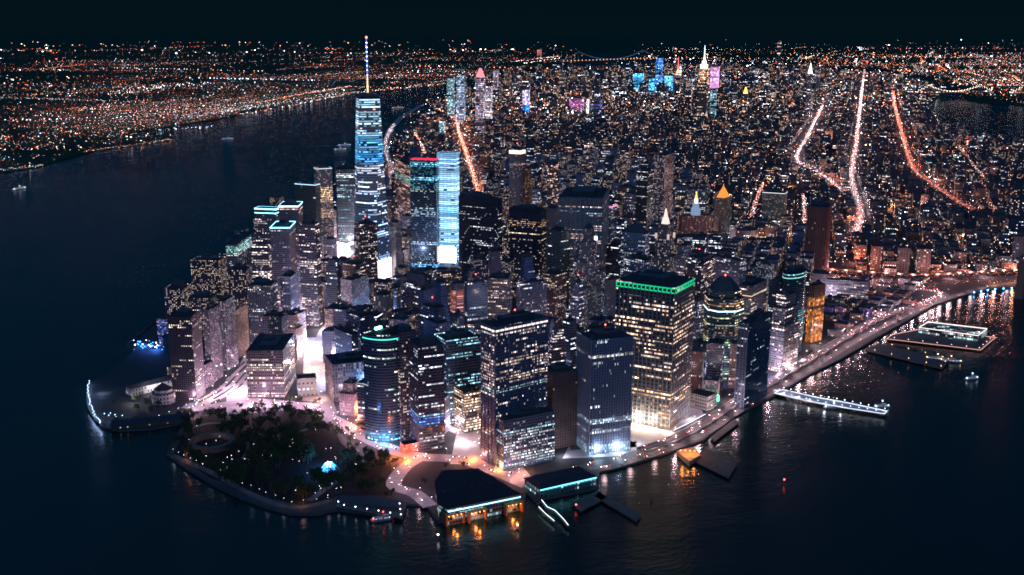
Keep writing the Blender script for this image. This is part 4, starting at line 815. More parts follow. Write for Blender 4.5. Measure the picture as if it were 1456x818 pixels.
LAB = {'f': ('mid rise block among many packed between the financial district towers', 'blocks between the financial district towers'),
       'n': ('low block of the dense dark neighbourhood north of the towers, scattered lit windows', 'low blocks north of the towers')}
stuff = {}
for k, (dd, x, y, wx, wy, rz, h, m) in enumerate(GENERIC):
    z0 = drop(x, y)
    if k < N_IND:
        mb = MB(); uo = rnd.randint(0, 900)*33.0; st = rnd.random() < .35 and h > 50
        if st: mb.prism(rect(wx, wy), 0, h*.72, m, m_roof, uo=uo); mb.prism(rect(wx*.7, wy*.7), h*.72, h, m, m_roof, uo=uo)
        else: mb.prism(rect(wx, wy), 0, h, m, m_roof if rnd.random() < .6 else m_roof2, uo=uo)
        mb.box(wx*rnd.uniform(-.15, .15), wy*rnd.uniform(-.15, .15), h, wx*.3, wy*.3, rnd.uniform(3, 6), m_mech)
        if rnd.random() < .4: mb.bar((wx*.2, -wy*.2, h), (wx*.2, -wy*.2, h+5), 2, m_mech, 7)
        o = mb.build('building', None, (x, y, z0), rz); l_ = LAB['f' if inpoly(x, y, FIDI) else 'n']; tag(o, l_[0], 'building', l_[1])
    else:
        mb = stuff.setdefault(0, MB()); P = rect(wx, wy, x, y, rz)
        mb.prism(P, z0-3, z0+h, m, m_roof, uo=rnd.randint(0, 900)*33.0)
        if dd < 5000 and rnd.random() < .5: mb.prism(rect(wx*.35, wy*.35, x, y, rz), z0+h, z0+h+rnd.uniform(3, 6), m_mech)
tag(stuff[0].build('city_blocks'), 'far carpet of city blocks running north to midtown', 'city blocks', kind='stuff')

# ------------------------------------------------------------------ distant points of light
PAL = [emit('pt_'+n, c, s) for n, c, s in (('amber', (1, .28, .08), 4.2), ('orange', (1, .15, .04), 4), ('warm', (1, .62, .38), 7), ('white', (1, .9, .85), 8), ('cool', (.55, .78, 1), 7), ('red', (1, .08, .06), 5), ('teal', (.2, .8, .85), 4), ('pink', (1, .45, .5), 6))]
def pick(ws):
    return PAL[rnd.choices(range(len(PAL)), ws)[0]]
from mathutils import noise as mn
def carpet(name, label, poly_px, n, ws, zmax=14, dens=.0012, thr=.0, size=1.0, need=None, fade=False):
    """poly_px: bounds in photo pixels only used to bound the sampling; points are spread over the ground"""
    mb = MB(); us = [p[0] for p in poly_px]; vs_ = [p[1] for p in poly_px]; c = 0; tries = 0
    while c < n and tries < n*30:
        tries += 1
        u = rnd.uniform(min(us), max(us)); v = rnd.uniform(min(vs_), max(vs_))
        if not inpoly(u, v, poly_px): continue
        if fade and rnd.random() > min(1, max(.05, (v-62)/38)): continue
        x, y = G(u, v, 5)
        if need and not any(inpoly(x, y, q) for q in need): continue
        q = mn.noise(Vector((x*dens*.45, y*dens*1.3, 3.1)))+.55*mn.noise(Vector((x*dens*1.6, y*dens*4, 7)))
        if q < thr+rnd.uniform(-.14, .22): continue
        D = hypot(x-CX, y-CY); z = drop(x, y)+rnd.uniform(6, zmax)
        b = min(3.4, rnd.lognormvariate(-.55, .7)); r = D*.00034*b*size
        mb.octa(x, y, z, r, pick(ws), sx=1.25, sz=.8); c += 1
    o = mb.build(name); tag(o, label, 'city lights', kind='stuff'); return o
carpet('city_lights', 'points of orange and white light over the far left shore', [(-20, 70), (660, 62), (700, 118), (560, 130), (420, 150), (300, 172), (245, 200), (0, 250), (-20, 250)], 1500, (5, 4, 4, 3, 2.6, .6, .3, .6), need=[NJ], dens=.0007, thr=-.04, size=.42, fade=True)
carpet('city_lights', 'bright dense lights close to the far left bank', [(-20, 196), (120, 190), (300, 170), (240, 192), (140, 211), (60, 235), (-20, 244)], 450, (4, 3, 4, 4, 3, .8, .6, .8), need=[NJ], thr=-.5, size=.5)
carpet('city_lights', 'lights between the dark patches of the far left land', [(-20, 150), (300, 130), (420, 130), (300, 165), (-20, 215)], 450, (5, 4, 3, 2, 2, .8, .4, .8), need=[NJ], thr=-.3, size=.42)
carpet('city_lights', 'thin lines of light at the far left horizon', [(0, 60), (820, 56), (820, 72), (0, 78)], 240, (4, 2, 3, 3, 2, .3, .5, .5), need=[NJ], dens=.0004, thr=.05, size=.7)
carpet('city_lights', 'points of orange and white light on the far right shore', [(900, 56), (1470, 56), (1470, 150), (1340, 128), (1290, 112), (900, 92)], 900, (5, 4.5, 4, 3, 2, 1, .3, 1), need=[EAST_SIDE], dens=.0006, thr=-.05, size=.6, fade=True)
carpet('city_lights', 'lights scattered over the roofs and streets of midtown', [(640, 90), (1330, 95), (1380, 135), (1330, 165), (560, 190)], 3200, (3, 3, 5, 4, 2.2, .8, .7, 1.4), zmax=120, need=[MANH], thr=-.3, size=.62)
carpet('city_lights', 'lights scattered over the low neighbourhoods north of the towers', [(540, 190), (1340, 160), (1475, 205), (1475, 395), (1180, 385), (1060, 320), (900, 262), (560, 250)], 7000, (3.4, 3, 5, 4, 2.4, .8, .9, 1.8), zmax=26, need=[MANH], thr=-.26, size=.5, dens=.002)
carpet('city_lights', 'street lights showing between the downtown towers', [(240, 420), (560, 262), (900, 262), (1170, 345), (1175, 480), (900, 600), (640, 600), (480, 560), (300, 560)], 900, (2, 1.4, 4, 5, 3, .6, .6, 2), zmax=60, need=[MANH], thr=-.4, size=.7)
def townlines(label, poly_px, nseg, need, azs, seed, smax=2600, dim=1.0):
    r_ = random.Random(seed); mb = MB(); us = [p[0] for p in poly_px]; vs_ = [p[1] for p in poly_px]; c = 0; tries = 0
    while c < nseg and tries < nseg*40:
        tries += 1; u = r_.uniform(min(us), max(us)); v = min(vs_)+(max(vs_)-min(vs_))*r_.random()
        if not inpoly(u, v, poly_px): continue
        x, y = G(u, v, 5); D = hypot(x-CX, y-CY)
        if mn.noise(Vector((x*.00035, y*.0008, 9))) < r_.uniform(-.12, .3): continue
        if r_.random() > min(1, max(.12, (v-60)/30)): continue
        az = R_(r_.choice(azs)+r_.uniform(-5, 5)); L = r_.uniform(300, smax)*(D/9000)**.5; st = r_.uniform(26, 60)*(D/8000)
        col = pick(r_.choice(((6, 5, 1, 0, 0, 0, 0, 0), (6, 3, 2, 1, 0, 0, 0, 0), (1, 0, 4, 5, 1, 0, 0, 0), (0, 0, 1, 3, 5, 0, 0, 0), (3, 8, 0, 0, 0, 1, 0, 2)))); b0 = r_.lognormvariate(-.35, .5)*dim; c += 1
        n = int(L/st)
        for k in range(n):
            X = x+sin(az)*st*k+r_.gauss(0, st*.16); Y = y+cos(az)*st*k+r_.gauss(0, st*.16)
            if r_.random() < .25 or not any(inpoly(X, Y, q) for q in need): continue
            d2 = hypot(X-CX, Y-CY); far = min(1, 11000/d2)
            mb.octa(X, Y, drop(X, Y)+r_.uniform(7, 13), d2*.00013*b0*r_.uniform(.5, 1.5)*(.55+.45*far), col if r_.random() < .8 else pick((3, 2, 3, 3, 2, .5, .3, .6)), 1.2, .8)
    o = mb.build('city_lights'); tag(o, label, 'city lights', kind='stuff')
townlines('street lines of amber light across the far left shore', [(-20, 66), (830, 62), (760, 100), (640, 119), (560, 128), (420, 148), (300, 170), (245, 190), (140, 212), (60, 236), (-20, 246)], 640, [NJ], (28, 28, 118, 118, 118, 75), 3, dim=.8)
townlines('street lines of light on the far right shore', [(905, 62), (1470, 60), (1470, 150), (1380, 142), (1340, 118), (1290, 106), (905, 84)], 420, [EAST_SIDE], (29, 119, 119, 100), 4)
townlines('street lines of light in midtown', [(640, 112), (900, 92), (1290, 104), (1380, 135), (1330, 165), (560, 190)], 170, [MANH], (29, 119, 119), 5, 700)
def string(name, label, P, step, ws, r, z=9, jit=0.0, cat='road lights'):
    mb = MB()
    for (x, y, a) in along(P, step):
        o_ = rnd.uniform(-jit, jit); b = rnd.uniform(.5, 1.3); D = hypot(x-CX, y-CY)
        mb.octa(x-sin(a)*o_+rnd.uniform(-3, 3), y+cos(a)*o_, drop(x, y)+z*rnd.uniform(.3, 1.3), r*b*D/4000*.72, pick(ws), 1, .9)
    o = mb.build(name); tag(o, label, cat, kind='stuff')
string('traffic_lights', 'dense white and pink traffic on the straight avenue right of centre', ROADS['bowery'][0], 6.5, (2, 4, 1.5, 5, 1, 4, 0, 7), .92, jit=10)
string('traffic_lights', 'orange red traffic streaming along the right hand avenue', ROADS['first'][0], 6.5, (4, 8, 1, .5, .2, 9, .4, 2), .98, jit=11)
string('traffic_lights', 'pink traffic on the bent street left of the straight avenue', ROADS['lafayette'][0], 11, (4, 4, 2, 2, 1, 3, .5, 5), .85, jit=7)
string('traffic_lights', 'amber traffic on the avenue beyond the bright blue tower', ROADS['sixth'][0], 4.5, (4, 7, 2, 1, .3, 3, 0, 3), .95, jit=8)
string('traffic_lights', 'short run of orange traffic beyond the red roof edge', ROADS['varick'][0], 5, (4, 4, 2, 2, 0, 1, 0, 2), 1.0, jit=6)
string('traffic_lights', 'white pink traffic on the wide avenue by the tallest tower', [p for p in ROADS['west'][0] if proj(p[0], p[1], 3)[1] > 176], 5.6, (.6, .5, 2, 8, 2, .8, 0, 6), .62, jit=9)
string('traffic_lights', 'red orange glow of traffic in the gap among civic blocks', ROADS['centre'][0], 3.5, (3, 4, 3, 2, .5, 2, 0, 3), 1.0, jit=6)
string('traffic_lights', 'pink white traffic right of the grey green slab', ROADS['chambers'][0], 3.0, (1, 1, 2, 6, 2, 2, 0, 5), .9, jit=6)
string('traffic_lights', 'faint pink traffic near the right edge', ROADS['pike'][0], 14, (2, 2, 3, 4, 1, 2, .5, 3), .9, jit=6)
string('traffic_lights', 'white and orange lights along the bridge ramps', ROADS['frankfort'][0], 3.0, (3, 5, 1, 3, .3, 6, 0, 5), 1.0, jit=14)
string('traffic_lights', 'second row of ramp lights below the bridge', px((1190, 396), (1240, 404), (1300, 407), (1380, 401), (1420, 393), (1456, 386)), 3, (4, 6, 2, 3, .3, 6, 0, 5), .8, jit=22)
string('traffic_lights', 'white parking lot lights near the right end of the ramps', px((1340, 392), (1400, 388), (1430, 378)), 2.2, (1, 1, 2, 6, 1, 1, 0, 5), .6, jit=16)
string('traffic_lights', 'orange glow of the junction right of the brown slab', px((1200, 345), (1215, 340), (1222, 322), (1215, 300)), 2.4, (4, 5, 3, 2, .3, 3, 0, 4), 1.0, jit=14)
string('shore_lights', 'string of warm lights along the far left river bank', px((365, 147), (420, 136), (500, 123)), 22, (6, 2, 4, 1, 0, 0, 0, 0), 1.2, cat='shore lights')
string('shore_lights', 'white and orange quay lights of the far left bank', px((120, 216), (185, 208), (245, 199)), 11, (3, 4, 3, 4, 2, 1, 0, 1), 1.0, cat='shore lights')
string('shore_lights', 'bluish lights of the piers on the far left bank', px((225, 186), (265, 183), (300, 181)), 16, (0, 0, 1, 3, 5, 0, 1, 0), 1.0, cat='shore lights', jit=60)
string('shore_lights', 'quay lights of the upper left bank', px((340, 163), (375, 158), (430, 148), (500, 133), (560, 127), (630, 120)), 26, (2, 1, 3, 5, 3, .3, .5, 1), 1.1, cat='shore lights', jit=20)
string('shore_lights', 'row of pale lights at the left edge quay', px((0, 243), (30, 241), (62, 236)), 7, (0, 0, 2, 6, 4, 0, 2, 0), .9, cat='shore lights', jit=5)
string('traffic_lights', 'orange motorway line across the far left land', px((0, 100), (60, 99), (120, 92)), 50, (6, 4, 2, 0, 0, 2, 0, 2), 1.0, jit=8)
string('traffic_lights', 'white rail yard lights in the middle of the far left land', px((170, 133), (215, 124), (295, 118)), 20, (0, 0, 1, 5, 4, 0, 1, 0), 1.2, jit=160)

# ------------------------------------------------------------------ bridges
def suspension(label, A, Bp, zt, deck, nspan, beads, step, sag, r, dmat, thick=6, ends=.25):
    (x0, y0), (x1, y1) = A, Bp; L = hypot(x1-x0, y1-y0); ux, uy = (x1-x0)/L, (y1-y0)/L; z0 = drop(x0, y0)
    root = empty('suspension_bridge', (x0, y0, z0), atan2(uy, ux), label, 'bridge')
    t = MB(); t.box(L/2, 0, deck-thick, L*(1+2*ends), 26, thick, m_steel); t.build('deck', root)
    for xx in (0, L):
        t = MB()
        for sy in (-12, 12): t.box(xx, sy, -5, 10, 7, zt+5, m_steel)
        t.box(xx, 0, zt-8, 8, 24, 7, m_steel); t.box(xx, 0, deck-8, 8, 24, 6, m_steel); t.build('bridge_tower', root)
    for sy in (-12, 12):
        t = MB(); pts = []
        n = int(L/step)
        for k in range(-int(n*ends), int(n*(1+ends))+1):
            X = k*step
            if X < 0: Z = deck+(zt-deck)*(1+X/(L*ends)); Z = max(deck, Z)
            elif X > L: Z = max(deck, deck+(zt-deck)*(1-(X-L)/(L*ends)))
            else: Z = deck+5+(zt-deck-5)*(2*X/L-1)**2*sag+(1-sag)*(zt-deck-5)
            pts.append((X, sy, Z))
        for a, b in zip(pts, pts[1:]): t.bar(a, b, 1.0, m_steel, 4)
        for p in pts: t.octa(p[0], p[1], p[2]+2, r, beads)
        t.build('main_cable', root)
    t = MB()
    for k in range(-int(L*ends/(step*1.3)), int(L*(1+ends)/(step*1.3))+1): t.octa(k*step*1.3, 0, deck+4, r*1.15, dmat)
    t.build('deck_lights', root)
suspension('distant suspension bridge with blue cables and amber deck lights, upper centre', G(823, 74, 184), G(914, 72, 184), 184, 65, 1, emit('cable_blue', (.25, .5, .8), .35), 60, 1, 6, emit('deck_amber', (1, .4, .15), 3.5), 14)
qa, qb = G(1321, 122, 106), G(1394, 121, 106)
suspension('distant bridge with strings of white bulbs over the river, upper right', qa, qb, 106, 52, 1, emit('bulb_white', (1, .93, .75), 5), 27, 1, 2.9, emit('deck_orange', (1, .25, .1), 3), 8)
qc = (qb[0]+(qb[0]-qa[0])*.62, qb[1]+(qb[1]-qa[1])*.62)
suspension('second string lit bridge continuing to the right edge beyond the first', (qb[0]+(qb[0]-qa[0])*.55, qb[1]+(qb[1]-qa[1])*.55-200), (qb[0]+(qb[0]-qa[0])*1.5, qb[1]+(qb[1]-qa[1])*1.5-200), 104, 52, 1, emit('bulb_white', (1, .93, .75), 5), 27, 1, 2.9, emit('deck_orange', (1, .25, .1), 3), 8)
# the stone tower at the right edge
bx, by = G(1453, 397, 40)
root = empty('bridge_tower', (bx, by, 0), R_(-45+180), 'dark stone bridge tower cut by the right edge of the view', 'bridge')
t = MB(); bm_ = plain('bridge_granite', (.13, .11, .1), .9)
for k in (-1, 0, 1): t.box(0, k*15, -5, 15, 7, 70, bm_)
t.box(0, 0, 65, 16, 38, 17, bm_); t.box(0, 0, -5, 18, 42, 30, bm_); t.build('tower_masonry', root)
t = MB(); t.octa(0, 0, 86, 1.6, e_red); t.build('beacon', root)
# elevated ramp to the bridge
mb = MB(); S = ROADS['frankfort'][0]
for (x, y, a) in along(S, 14): mb.box(x, y, 0, 2, 10, 9, m_stone, a)
for i in range(len(S)-1):
    a, b = S[i], S[i+1]; mx, my = (a[0]+b[0])/2, (a[1]+b[1])/2; L_ = hypot(b[0]-a[0], b[1]-a[1]); mb.box(mx, my, 9+i*.003, L_*1.02, 19, 1.4, m_road, atan2(b[1]-a[1], b[0]-a[0]))
tag(mb.build('bridge_ramp'), 'raised approach ramp of the bridge crossing at the right', 'ramp')

# ------------------------------------------------------------------ elevated waterfront highway
VP = [p for p in ROADS['fdr'][0] if proj(p[0], p[1], 3)[0] > 905 and proj(p[0], p[1], 3)[1] > 427][:40]
vr = empty('elevated_highway', (VP[0][0], VP[0][1], 0), 0, 'elevated highway on steel legs running along the right hand waterfront', 'highway'); ox, oy = VP[0]
t = MB(); tp = MB(); pc = plain('viaduct_parapet', (.3, .29, .3), .8); dk = t.mat(plain('viaduct_asphalt', (.10, .09, .10), .7, .5, .2))
def offs(P, o):
    out = []
    for i in range(len(P)):
        a = P[max(0, i-1)]; b = P[min(len(P)-1, i+1)]; L = hypot(b[0]-a[0], b[1]-a[1]) or 1; out.append((P[i][0]-(b[1]-a[1])/L*o-ox, P[i][1]+(b[0]-a[0])/L*o-oy))
    return out
l_, r_, = offs(VP, 8.5), offs(VP, -8.5)
for i in range(len(VP)-1):
    zt = 9.0
    t.face([(*r_[i], zt), (*r_[i+1], zt), (*l_[i+1], zt), (*l_[i], zt)], None, dk); t.face([(*l_[i], zt-1.2), (*l_[i+1], zt-1.2), (*r_[i+1], zt-1.2), (*r_[i], zt-1.2)], None, dk)
    t.face([(*l_[i], zt-1.2), (*l_[i], zt), (*l_[i+1], zt), (*l_[i+1], zt-1.2)], None, dk); t.face([(*r_[i], zt-1.2), (*r_[i+1], zt-1.2), (*r_[i+1], zt), (*r_[i], zt)], None, dk)
t.build('deck', vr)
for o_ in (-8.3, 0, 8.3):
    Q = offs(VP, o_); t = MB()
    for i in range(len(Q)-1): t.bar((*Q[i], 9.5), (*Q[i+1], 9.5), .3, pc, 4)
    t.build('parapet', vr)
t = MB()
for (x, y, a) in along(VP, 20):
    for s_ in (-7, 7): t.bar((x-ox-sin(a)*s_, y-oy+cos(a)*s_, 3), (x-ox-sin(a)*s_, y-oy+cos(a)*s_, 8), .5, m_steel, 5)
t.build('columns', vr)
# ------------------------------------------------------------------ waterfront
m_pier = plain('pier_deck', (.10, .095, .09), .85, .4, .1)
m_pile = plain('timber_piles', (.05, .045, .04), .9)
def pier(label, P, z=3.2, name='pier', thick=1.4, lamps=None, lm=None, step=16, edge=None, cat='pier', mat=None):
    cx = sum(p[0] for p in P)/len(P); cy = sum(p[1] for p in P)/len(P); Q = [(p[0]-cx, p[1]-cy) for p in P]
    A = sum(Q[i][0]*Q[(i+1) % len(Q)][1]-Q[(i+1) % len(Q)][0]*Q[i][1] for i in range(len(Q)))
    if A < 0: Q = Q[::-1]
    root = empty(name, (cx, cy, 0), 0, label, cat)
    t = MB(); t.prism(Q, z-thick, z, mat or m_pier, bot=True); t.build('deck', root)
    t = MB(); 
    for (x, y, a) in along(Q+[Q[0]], 9): t.bar((x*.97, y*.97, -4), (x*.97, y*.97, z-thick), .4, m_pile, 5)
    t.build('piles', root)
    if lamps:
        t = MB(); 
        for (x, y, a) in along(Q+[Q[0]], step): t.bar((x*.96, y*.96, z), (x*.96, y*.96, z+4), .12, m_steel, 4); t.octa(x*.96, y*.96, z+4.2, lamps, lm)
        t.build('pier_lamps', root)
    if edge:
        t = MB(); I = inset(Q, 1.0); w_ = t.mat(edge)
        for i in range(len(Q)):
            a, b = I[i], I[(i+1) % len(I)]; t.bar((*a, z+.5), (*b, z+.5), .55, edge, 5)
        t.build('edge_lights', root)
    return root
def P_(z, *pts): return [G(u, v, z) for u, v in pts]
# ferry terminal with big flat roof
def terminal():
    z = 22; P = P_(z, (617, 686), (628, 669), (680, 666), (724, 692), (740, 703), (637, 724), (622, 716))
    cx = sum(p[0] for p in P)/len(P); cy = sum(p[1] for p in P)/len(P); Q = [(p[0]-cx, p[1]-cy) for p in P]
    A = sum(Q[i][0]*Q[(i+1) % len(Q)][1]-Q[(i+1) % len(Q)][0]*Q[i][1] for i in range(len(Q)))
    if A < 0: Q = Q[::-1]
    root = empty('ferry_terminal', (cx, cy, 0), 0, 'ferry terminal with big flat dark roof, cyan light line and orange lit boat slips', 'terminal')
    t = MB(); t.prism(sc_poly(Q, .955), 0, z-1.5, facade('terminal_glass', (.12, .13, .15), 4, 5, .4, .2, 5, TEAL, WHT, .7, .8, .6), cap=False); t.build('wall', root)
    t = MB(); t.prism(Q, z-1.5, z, m_mech, plain('terminal_roof', (.016, .02, .034), .8, .2, .05), bot=True); 
    for k in range(6): t.box(-30+k*12, -10+k*3, z, 3, 3, 1.5, m_mech)
    t.build('roof', root)
    a = G(637, 724, z); b = G(740, 703, z); t = MB(); t.bar((a[0]-cx, a[1]-cy-1.0, z-3), (b[0]-cx, b[1]-cy-1.0, z-3), .7, emit('eave_cyan', (.35, .8, 1), 2.4), 5); t.build('eave_light', root)
    for (u0, u1, v0, v1) in ((632, 656, 741, 731), (664, 688, 736, 727), (716, 740, 728, 714)):
        x, y = G((u0+u1)/2, (v0+v1)/2, 6); w_ = 22; az_ = atan2(b[1]-a[1], b[0]-a[0])
        s = empty('boat_slip', (x, y, 0), az_, {632: 'leftmost orange lit boat slip portal of the ferry terminal', 664: 'middle orange lit boat slip portal of the ferry terminal', 716: 'rightmost orange lit boat slip portal of the ferry terminal'}[u0], 'boat slip')
        t = MB(); om = plain('slip_panel', (.3, .16, .08), .7)
        for sx in (-1, 1): t.box(sx*w_/2, 0, -4, 2.2, 16, 17, om)
        t.box(0, 6, 0, w_, 2, 13, facade('slip_face', (.5, .3, .15), 4, 4, 0.5, 0, 4, (1, .3, .06), (1, .22, .04), .8, .5, .6)); t.box(0, 0, 12.8, w_+2.2, 16, 1.2, om); t.build('portal', s)
        t = MB()
        for k in range(4): t.octa(-8+k*5.3, -7, 11.6, .6, e_orange)
        t.build('slip_lamps', s)
        light(x-sin(-az_)*0, y-6, 9, (1, .24, .04), 7000); light(x+2, y-22, 6, (1, .22, .04), 5000)
terminal()
# older ferry house on the right
def ferry_house():
    a = G(768, 694, 16); b = G(848, 676, 16); L_ = hypot(b[0]-a[0], b[1]-a[1]); az_ = atan2(b[1]-a[1], b[0]-a[0]); cx, cy = (a[0]+b[0])/2-sin(az_)*20, (a[1]+b[1])/2+cos(az_)*20
    root = empty('ferry_house', (cx, cy, 0), az_, 'long old ferry house with dark roof and teal lit waterside arcade', 'ferry building')
    t = MB(); t.prism(rect(L_, 38), 0, 14, facade('ferry_house_wall', (.12, .2, .2), 6, 7, .6, .2, 4, TEAL, COOL, .7, .55, .6), m_roof); t.build('wall', root)
    t = MB(); t.taper(rect(L_+3, 41), rect(L_-14, 22), 14.05, 19, m_roof); t.build('roof', root)
    t = MB(); t.bar((-L_/2, -20.5, 13), (L_/2, -20.5, 13), .8, emit('eave_teal', (.15, .75, .9), 1.9), 5); t.build('eave_light', root)
    for k in range(3):
        t = MB(); t.box(-L_/2+18+k*(L_/2-18), -21.5, 0, 18, 1.2, 11, plain('arch_green', (.08, .2, .18), .6)); t.build('slip_arch', root)
ferry_house()
# bright gangways
def gang(label, pts, col, w_=3.2, z=4.0):
    P = [G(u, v, z) for u, v in pts]; cx, cy = P[0]; root = empty('gangway', (cx, cy, 0), 0, label, 'gangway'); m = emit(col[0], col[1], col[2])
    t = MB()
    for a, b in zip(P, P[1:]):
        L_ = hypot(b[0]-a[0], b[1]-a[1]); t.box((a[0]+b[0])/2-cx, (a[1]+b[1])/2-cy, z-1, L_, w_, .8, m_pier, atan2(b[1]-a[1], b[0]-a[0]))
    t.build('walkway', root)
    t = MB()
    for a, b in zip(P, P[1:]): t.bar((a[0]-cx, a[1]-cy, z+1.2), (b[0]-cx, b[1]-cy, z+1.2), .3, m, 5)
    t.build('rail_lights', root)
gang('zigzag gangway lit cyan white in front of the ferry house', ((770, 712), (778, 722), (789, 727), (800, 738), (808, 748)), ('gang_white', (.7, .88, 1), 2.4))
gang('short second lit gangway just left of the zigzag one', ((766, 722), (776, 732), (788, 742)), ('gang_white', (.7, .88, 1), 2.4), 2.4)
pier('long dark finger pier running out to the lower right of the ferry house', P_(3, (846, 706), (852, 700), (912, 732), (905, 742)))
pier('dark pier slab behind the lit gangways', P_(3, (812, 715), (850, 698), (862, 708), (826, 728)))
pier('dark long helicopter pier out from the orange lit shore house', P_(3, (985, 655), (1003, 636), (1048, 660), (1036, 680)))
hp = pier('small flat waterside house glowing orange at the waterfront road', P_(5, (962, 642), (986, 636), (996, 648), (980, 658)), z=6, thick=6, name='waterside_house', cat='building', mat=plain('tan_render', (.5, .3, .18), .8))
x, y = G(978, 648, 6); t = MB()
for k in range(5): t.octa((k-2)*6, 4-k*2.0, 10, .8, e_orange)
t.build('roof_lamps', hp)
for k in range(3): light(x-8+k*9, y-2+k*3, 13, (1, .33, .07), 5200)
wp = pier('curved white lit ferry landing reaching out over the river', P_(4, (1100, 560), (1112, 555), (1160, 566), (1205, 574), (1262, 586), (1258, 590), (1200, 581), (1150, 572)), z=5, lamps=.6, lm=e_cool, step=13, edge=emit('landing_white', (.85, .88, 1), 1.1), mat=plain('pale_deck', (.5, .5, .55), .6))
t = MB()
for k, (u, v) in enumerate([(1112, 557), (1132, 562), (1150, 567), (1172, 572), (1195, 576)]):
    x, y = G(u, v, 8); t.box(x-wp.location.x, y-wp.location.y, 8.4, 26, 9, .5, plain('canopy_white', (.75, .75, .8), .5), R_(-28)); light(x, y-2, 7.6, (.86, .88, 1), 1500)
t.build('canopy', wp)
pr = pier('square pier pavilion with glowing roof edges at the right', P_(16, (1306, 466), (1319, 458), (1404, 468), (1391, 478)), z=16, thick=12, name='pier_pavilion', cat='pavilion', edge=emit('pav_edge', (1, .75, .7), 1.6), mat=facade('pavilion_glass', (.1, .12, .13), 3.5, 5, .55, .2, 5, TEAL, WHT, .8, .7, .6))
pier('wide pier deck with pink lit edges under the pavilion', P_(4, (1260, 482), (1268, 476), (1310, 468), (1416, 480), (1395, 498)), z=3.6, lamps=.7, lm=e_pink, step=26, edge=emit('deck_edge_pink', (1, .5, .4), .7))
pier('low dark pier with yellow lit awning left of the pavilion pier', P_(4, (1228, 497), (1250, 488), (1350, 512), (1340, 524)), z=3.4, lamps=.6, lm=e_warm, step=34)
pier('floating dark barge pier along the waterfront road', P_(3, (1010, 622), (1044, 596), (1052, 600), (1016, 628)))
sp_ = pier('stone quay with white arcade lamps left of the ferry terminal', P_(4, (478, 722), (482, 712), (570, 720), (572, 738)), z=5, lamps=.75, lm=e_cool, step=16, name='quay', cat='quay')
pier('slab roofed quay house behind the arcade lamps', P_(10, (482, 712), (486, 705), (566, 710), (568, 722)), z=10, thick=9, name='quay_house', cat='building', mat=m_mech)
gang('lit white canopy along the landward side of the waterfront highway', ((958, 613), (975, 605), (1003, 590)), ('canopy_lit', (.8, .88, 1), 2.2), 5)
x, y = G(1017, 568, 8); b_ = MB(); b_.box(0, 0, 3, 9, 9, 9, emit('green_sign', (.05, 1, .55), 3.5)); b_.box(0, 0, -6, 2, 2, 9, m_steel); tag(b_.build('sign_box', None, (x, y, 3)), 'glowing green sign box at the foot of the octagonal tower', 'sign')
t = MB()
for (x, y, a) in along(px((1385, 417), (1410, 413), (1450, 410)), 22): t.octa(x, y, 5, 1.6, emit('quay_blue', (.08, .4, 1), 26)); t.bar((x, y, 1), (x, y, 4), .3, m_steel, 4)
tag(t.build('shore_lights'), 'blue quay lamps by the bridge mirrored in the river', 'shore lights', kind='stuff')
string('shore_lights', 'warm lamps above the quay by the bridge tower', px((1400, 405), (1420, 403), (1450, 400)), 5, (5, 5, 4, 2, 0, 1, 0, 2), .9, jit=4, cat='shore lights')
# boats
def boat(label, u, v, L_=24, az_=0.3, lm=e_cool, name='ferry_boat', cat='boat', z=0, decks=2, col=(.5, .52, .56)):
    x, y = G(u, v, 0); root = empty(name, (x, y, z), az_, label, cat); W = L_*.26
    hull = [(-L_/2, -W/2), (L_*.25, -W/2), (L_/2, 0), (L_*.25, W/2), (-L_/2, W/2)]
    t = MB(); t.taper(sc_poly(hull, .9), hull, -.8, 2, plain('hull_paint', (.2, .22, .26), .5)); t.build('hull', root)
    t = MB(); t.prism(sc_poly(hull, .78), 2, 4.6, facade('cabin_lit', col, 2, 2.6, 1.4, 0, 4, COOL, WHT, 1.5, .6, .4), plain('cabin_roof', (.5, .5, .52), .6)); t.box(L_*.1, 0, 4.6, L_*.25, W*.5, 2.2, plain('cabin_roof', (.5, .5, .52), .6)); t.build('cabin', root)
    t = MB(); t.bar((0, 0, 6.8), (0, 0, 11), .15, m_steel, 4); t.octa(0, 0, 11, .9, lm); t.octa(-L_*.4, 0, 4, .9, lm); t.octa(L_*.4, 0, 4, .8, lm); t.build('deck_lights', root)
    return root
boat('small bright boat at the left edge of the river', 28, 269, 60, 1.0, emit('boat_white', (.8, .92, 1), 14))
boat('tiny boat with a blue light in mid river', 324, 198, 60, .3, e_blue)
boat('small boat with cool lights off the pavilion pier', 1382, 540, 26, .1, e_cool)
boat('little boat in the river beyond the tallest tower', 566, 154, 90, .2, e_white)
boat('ferry moored at the outer end of the curved white landing', 1185, 581, 30, -.2, e_cool)
boat('small ferry alone at the tip of the white landing', 1254, 580, 26, -.1, e_cool)
boat('historic ship with cream lamps beside the pavilion pier', 1333, 512, 44, -.5, e_warm)
boat('second old ship with cream lamps, nearest to the pavilion pier', 1352, 515, 40, -.5, e_warm)
boat('blue lit ferry at the river landing behind the tallest tower', 490, 207, 70, .4, emit('boat_blue', (.35, .6, 1), 12))
boat('ferry lying left of the blue lit ferry behind the tallest tower', 484, 213, 60, .2, emit('boat_cool', (.6, .8, 1), 9))
boat('dark moored barge in front of the stone quay', 545, 740, 30, .15, e_red)
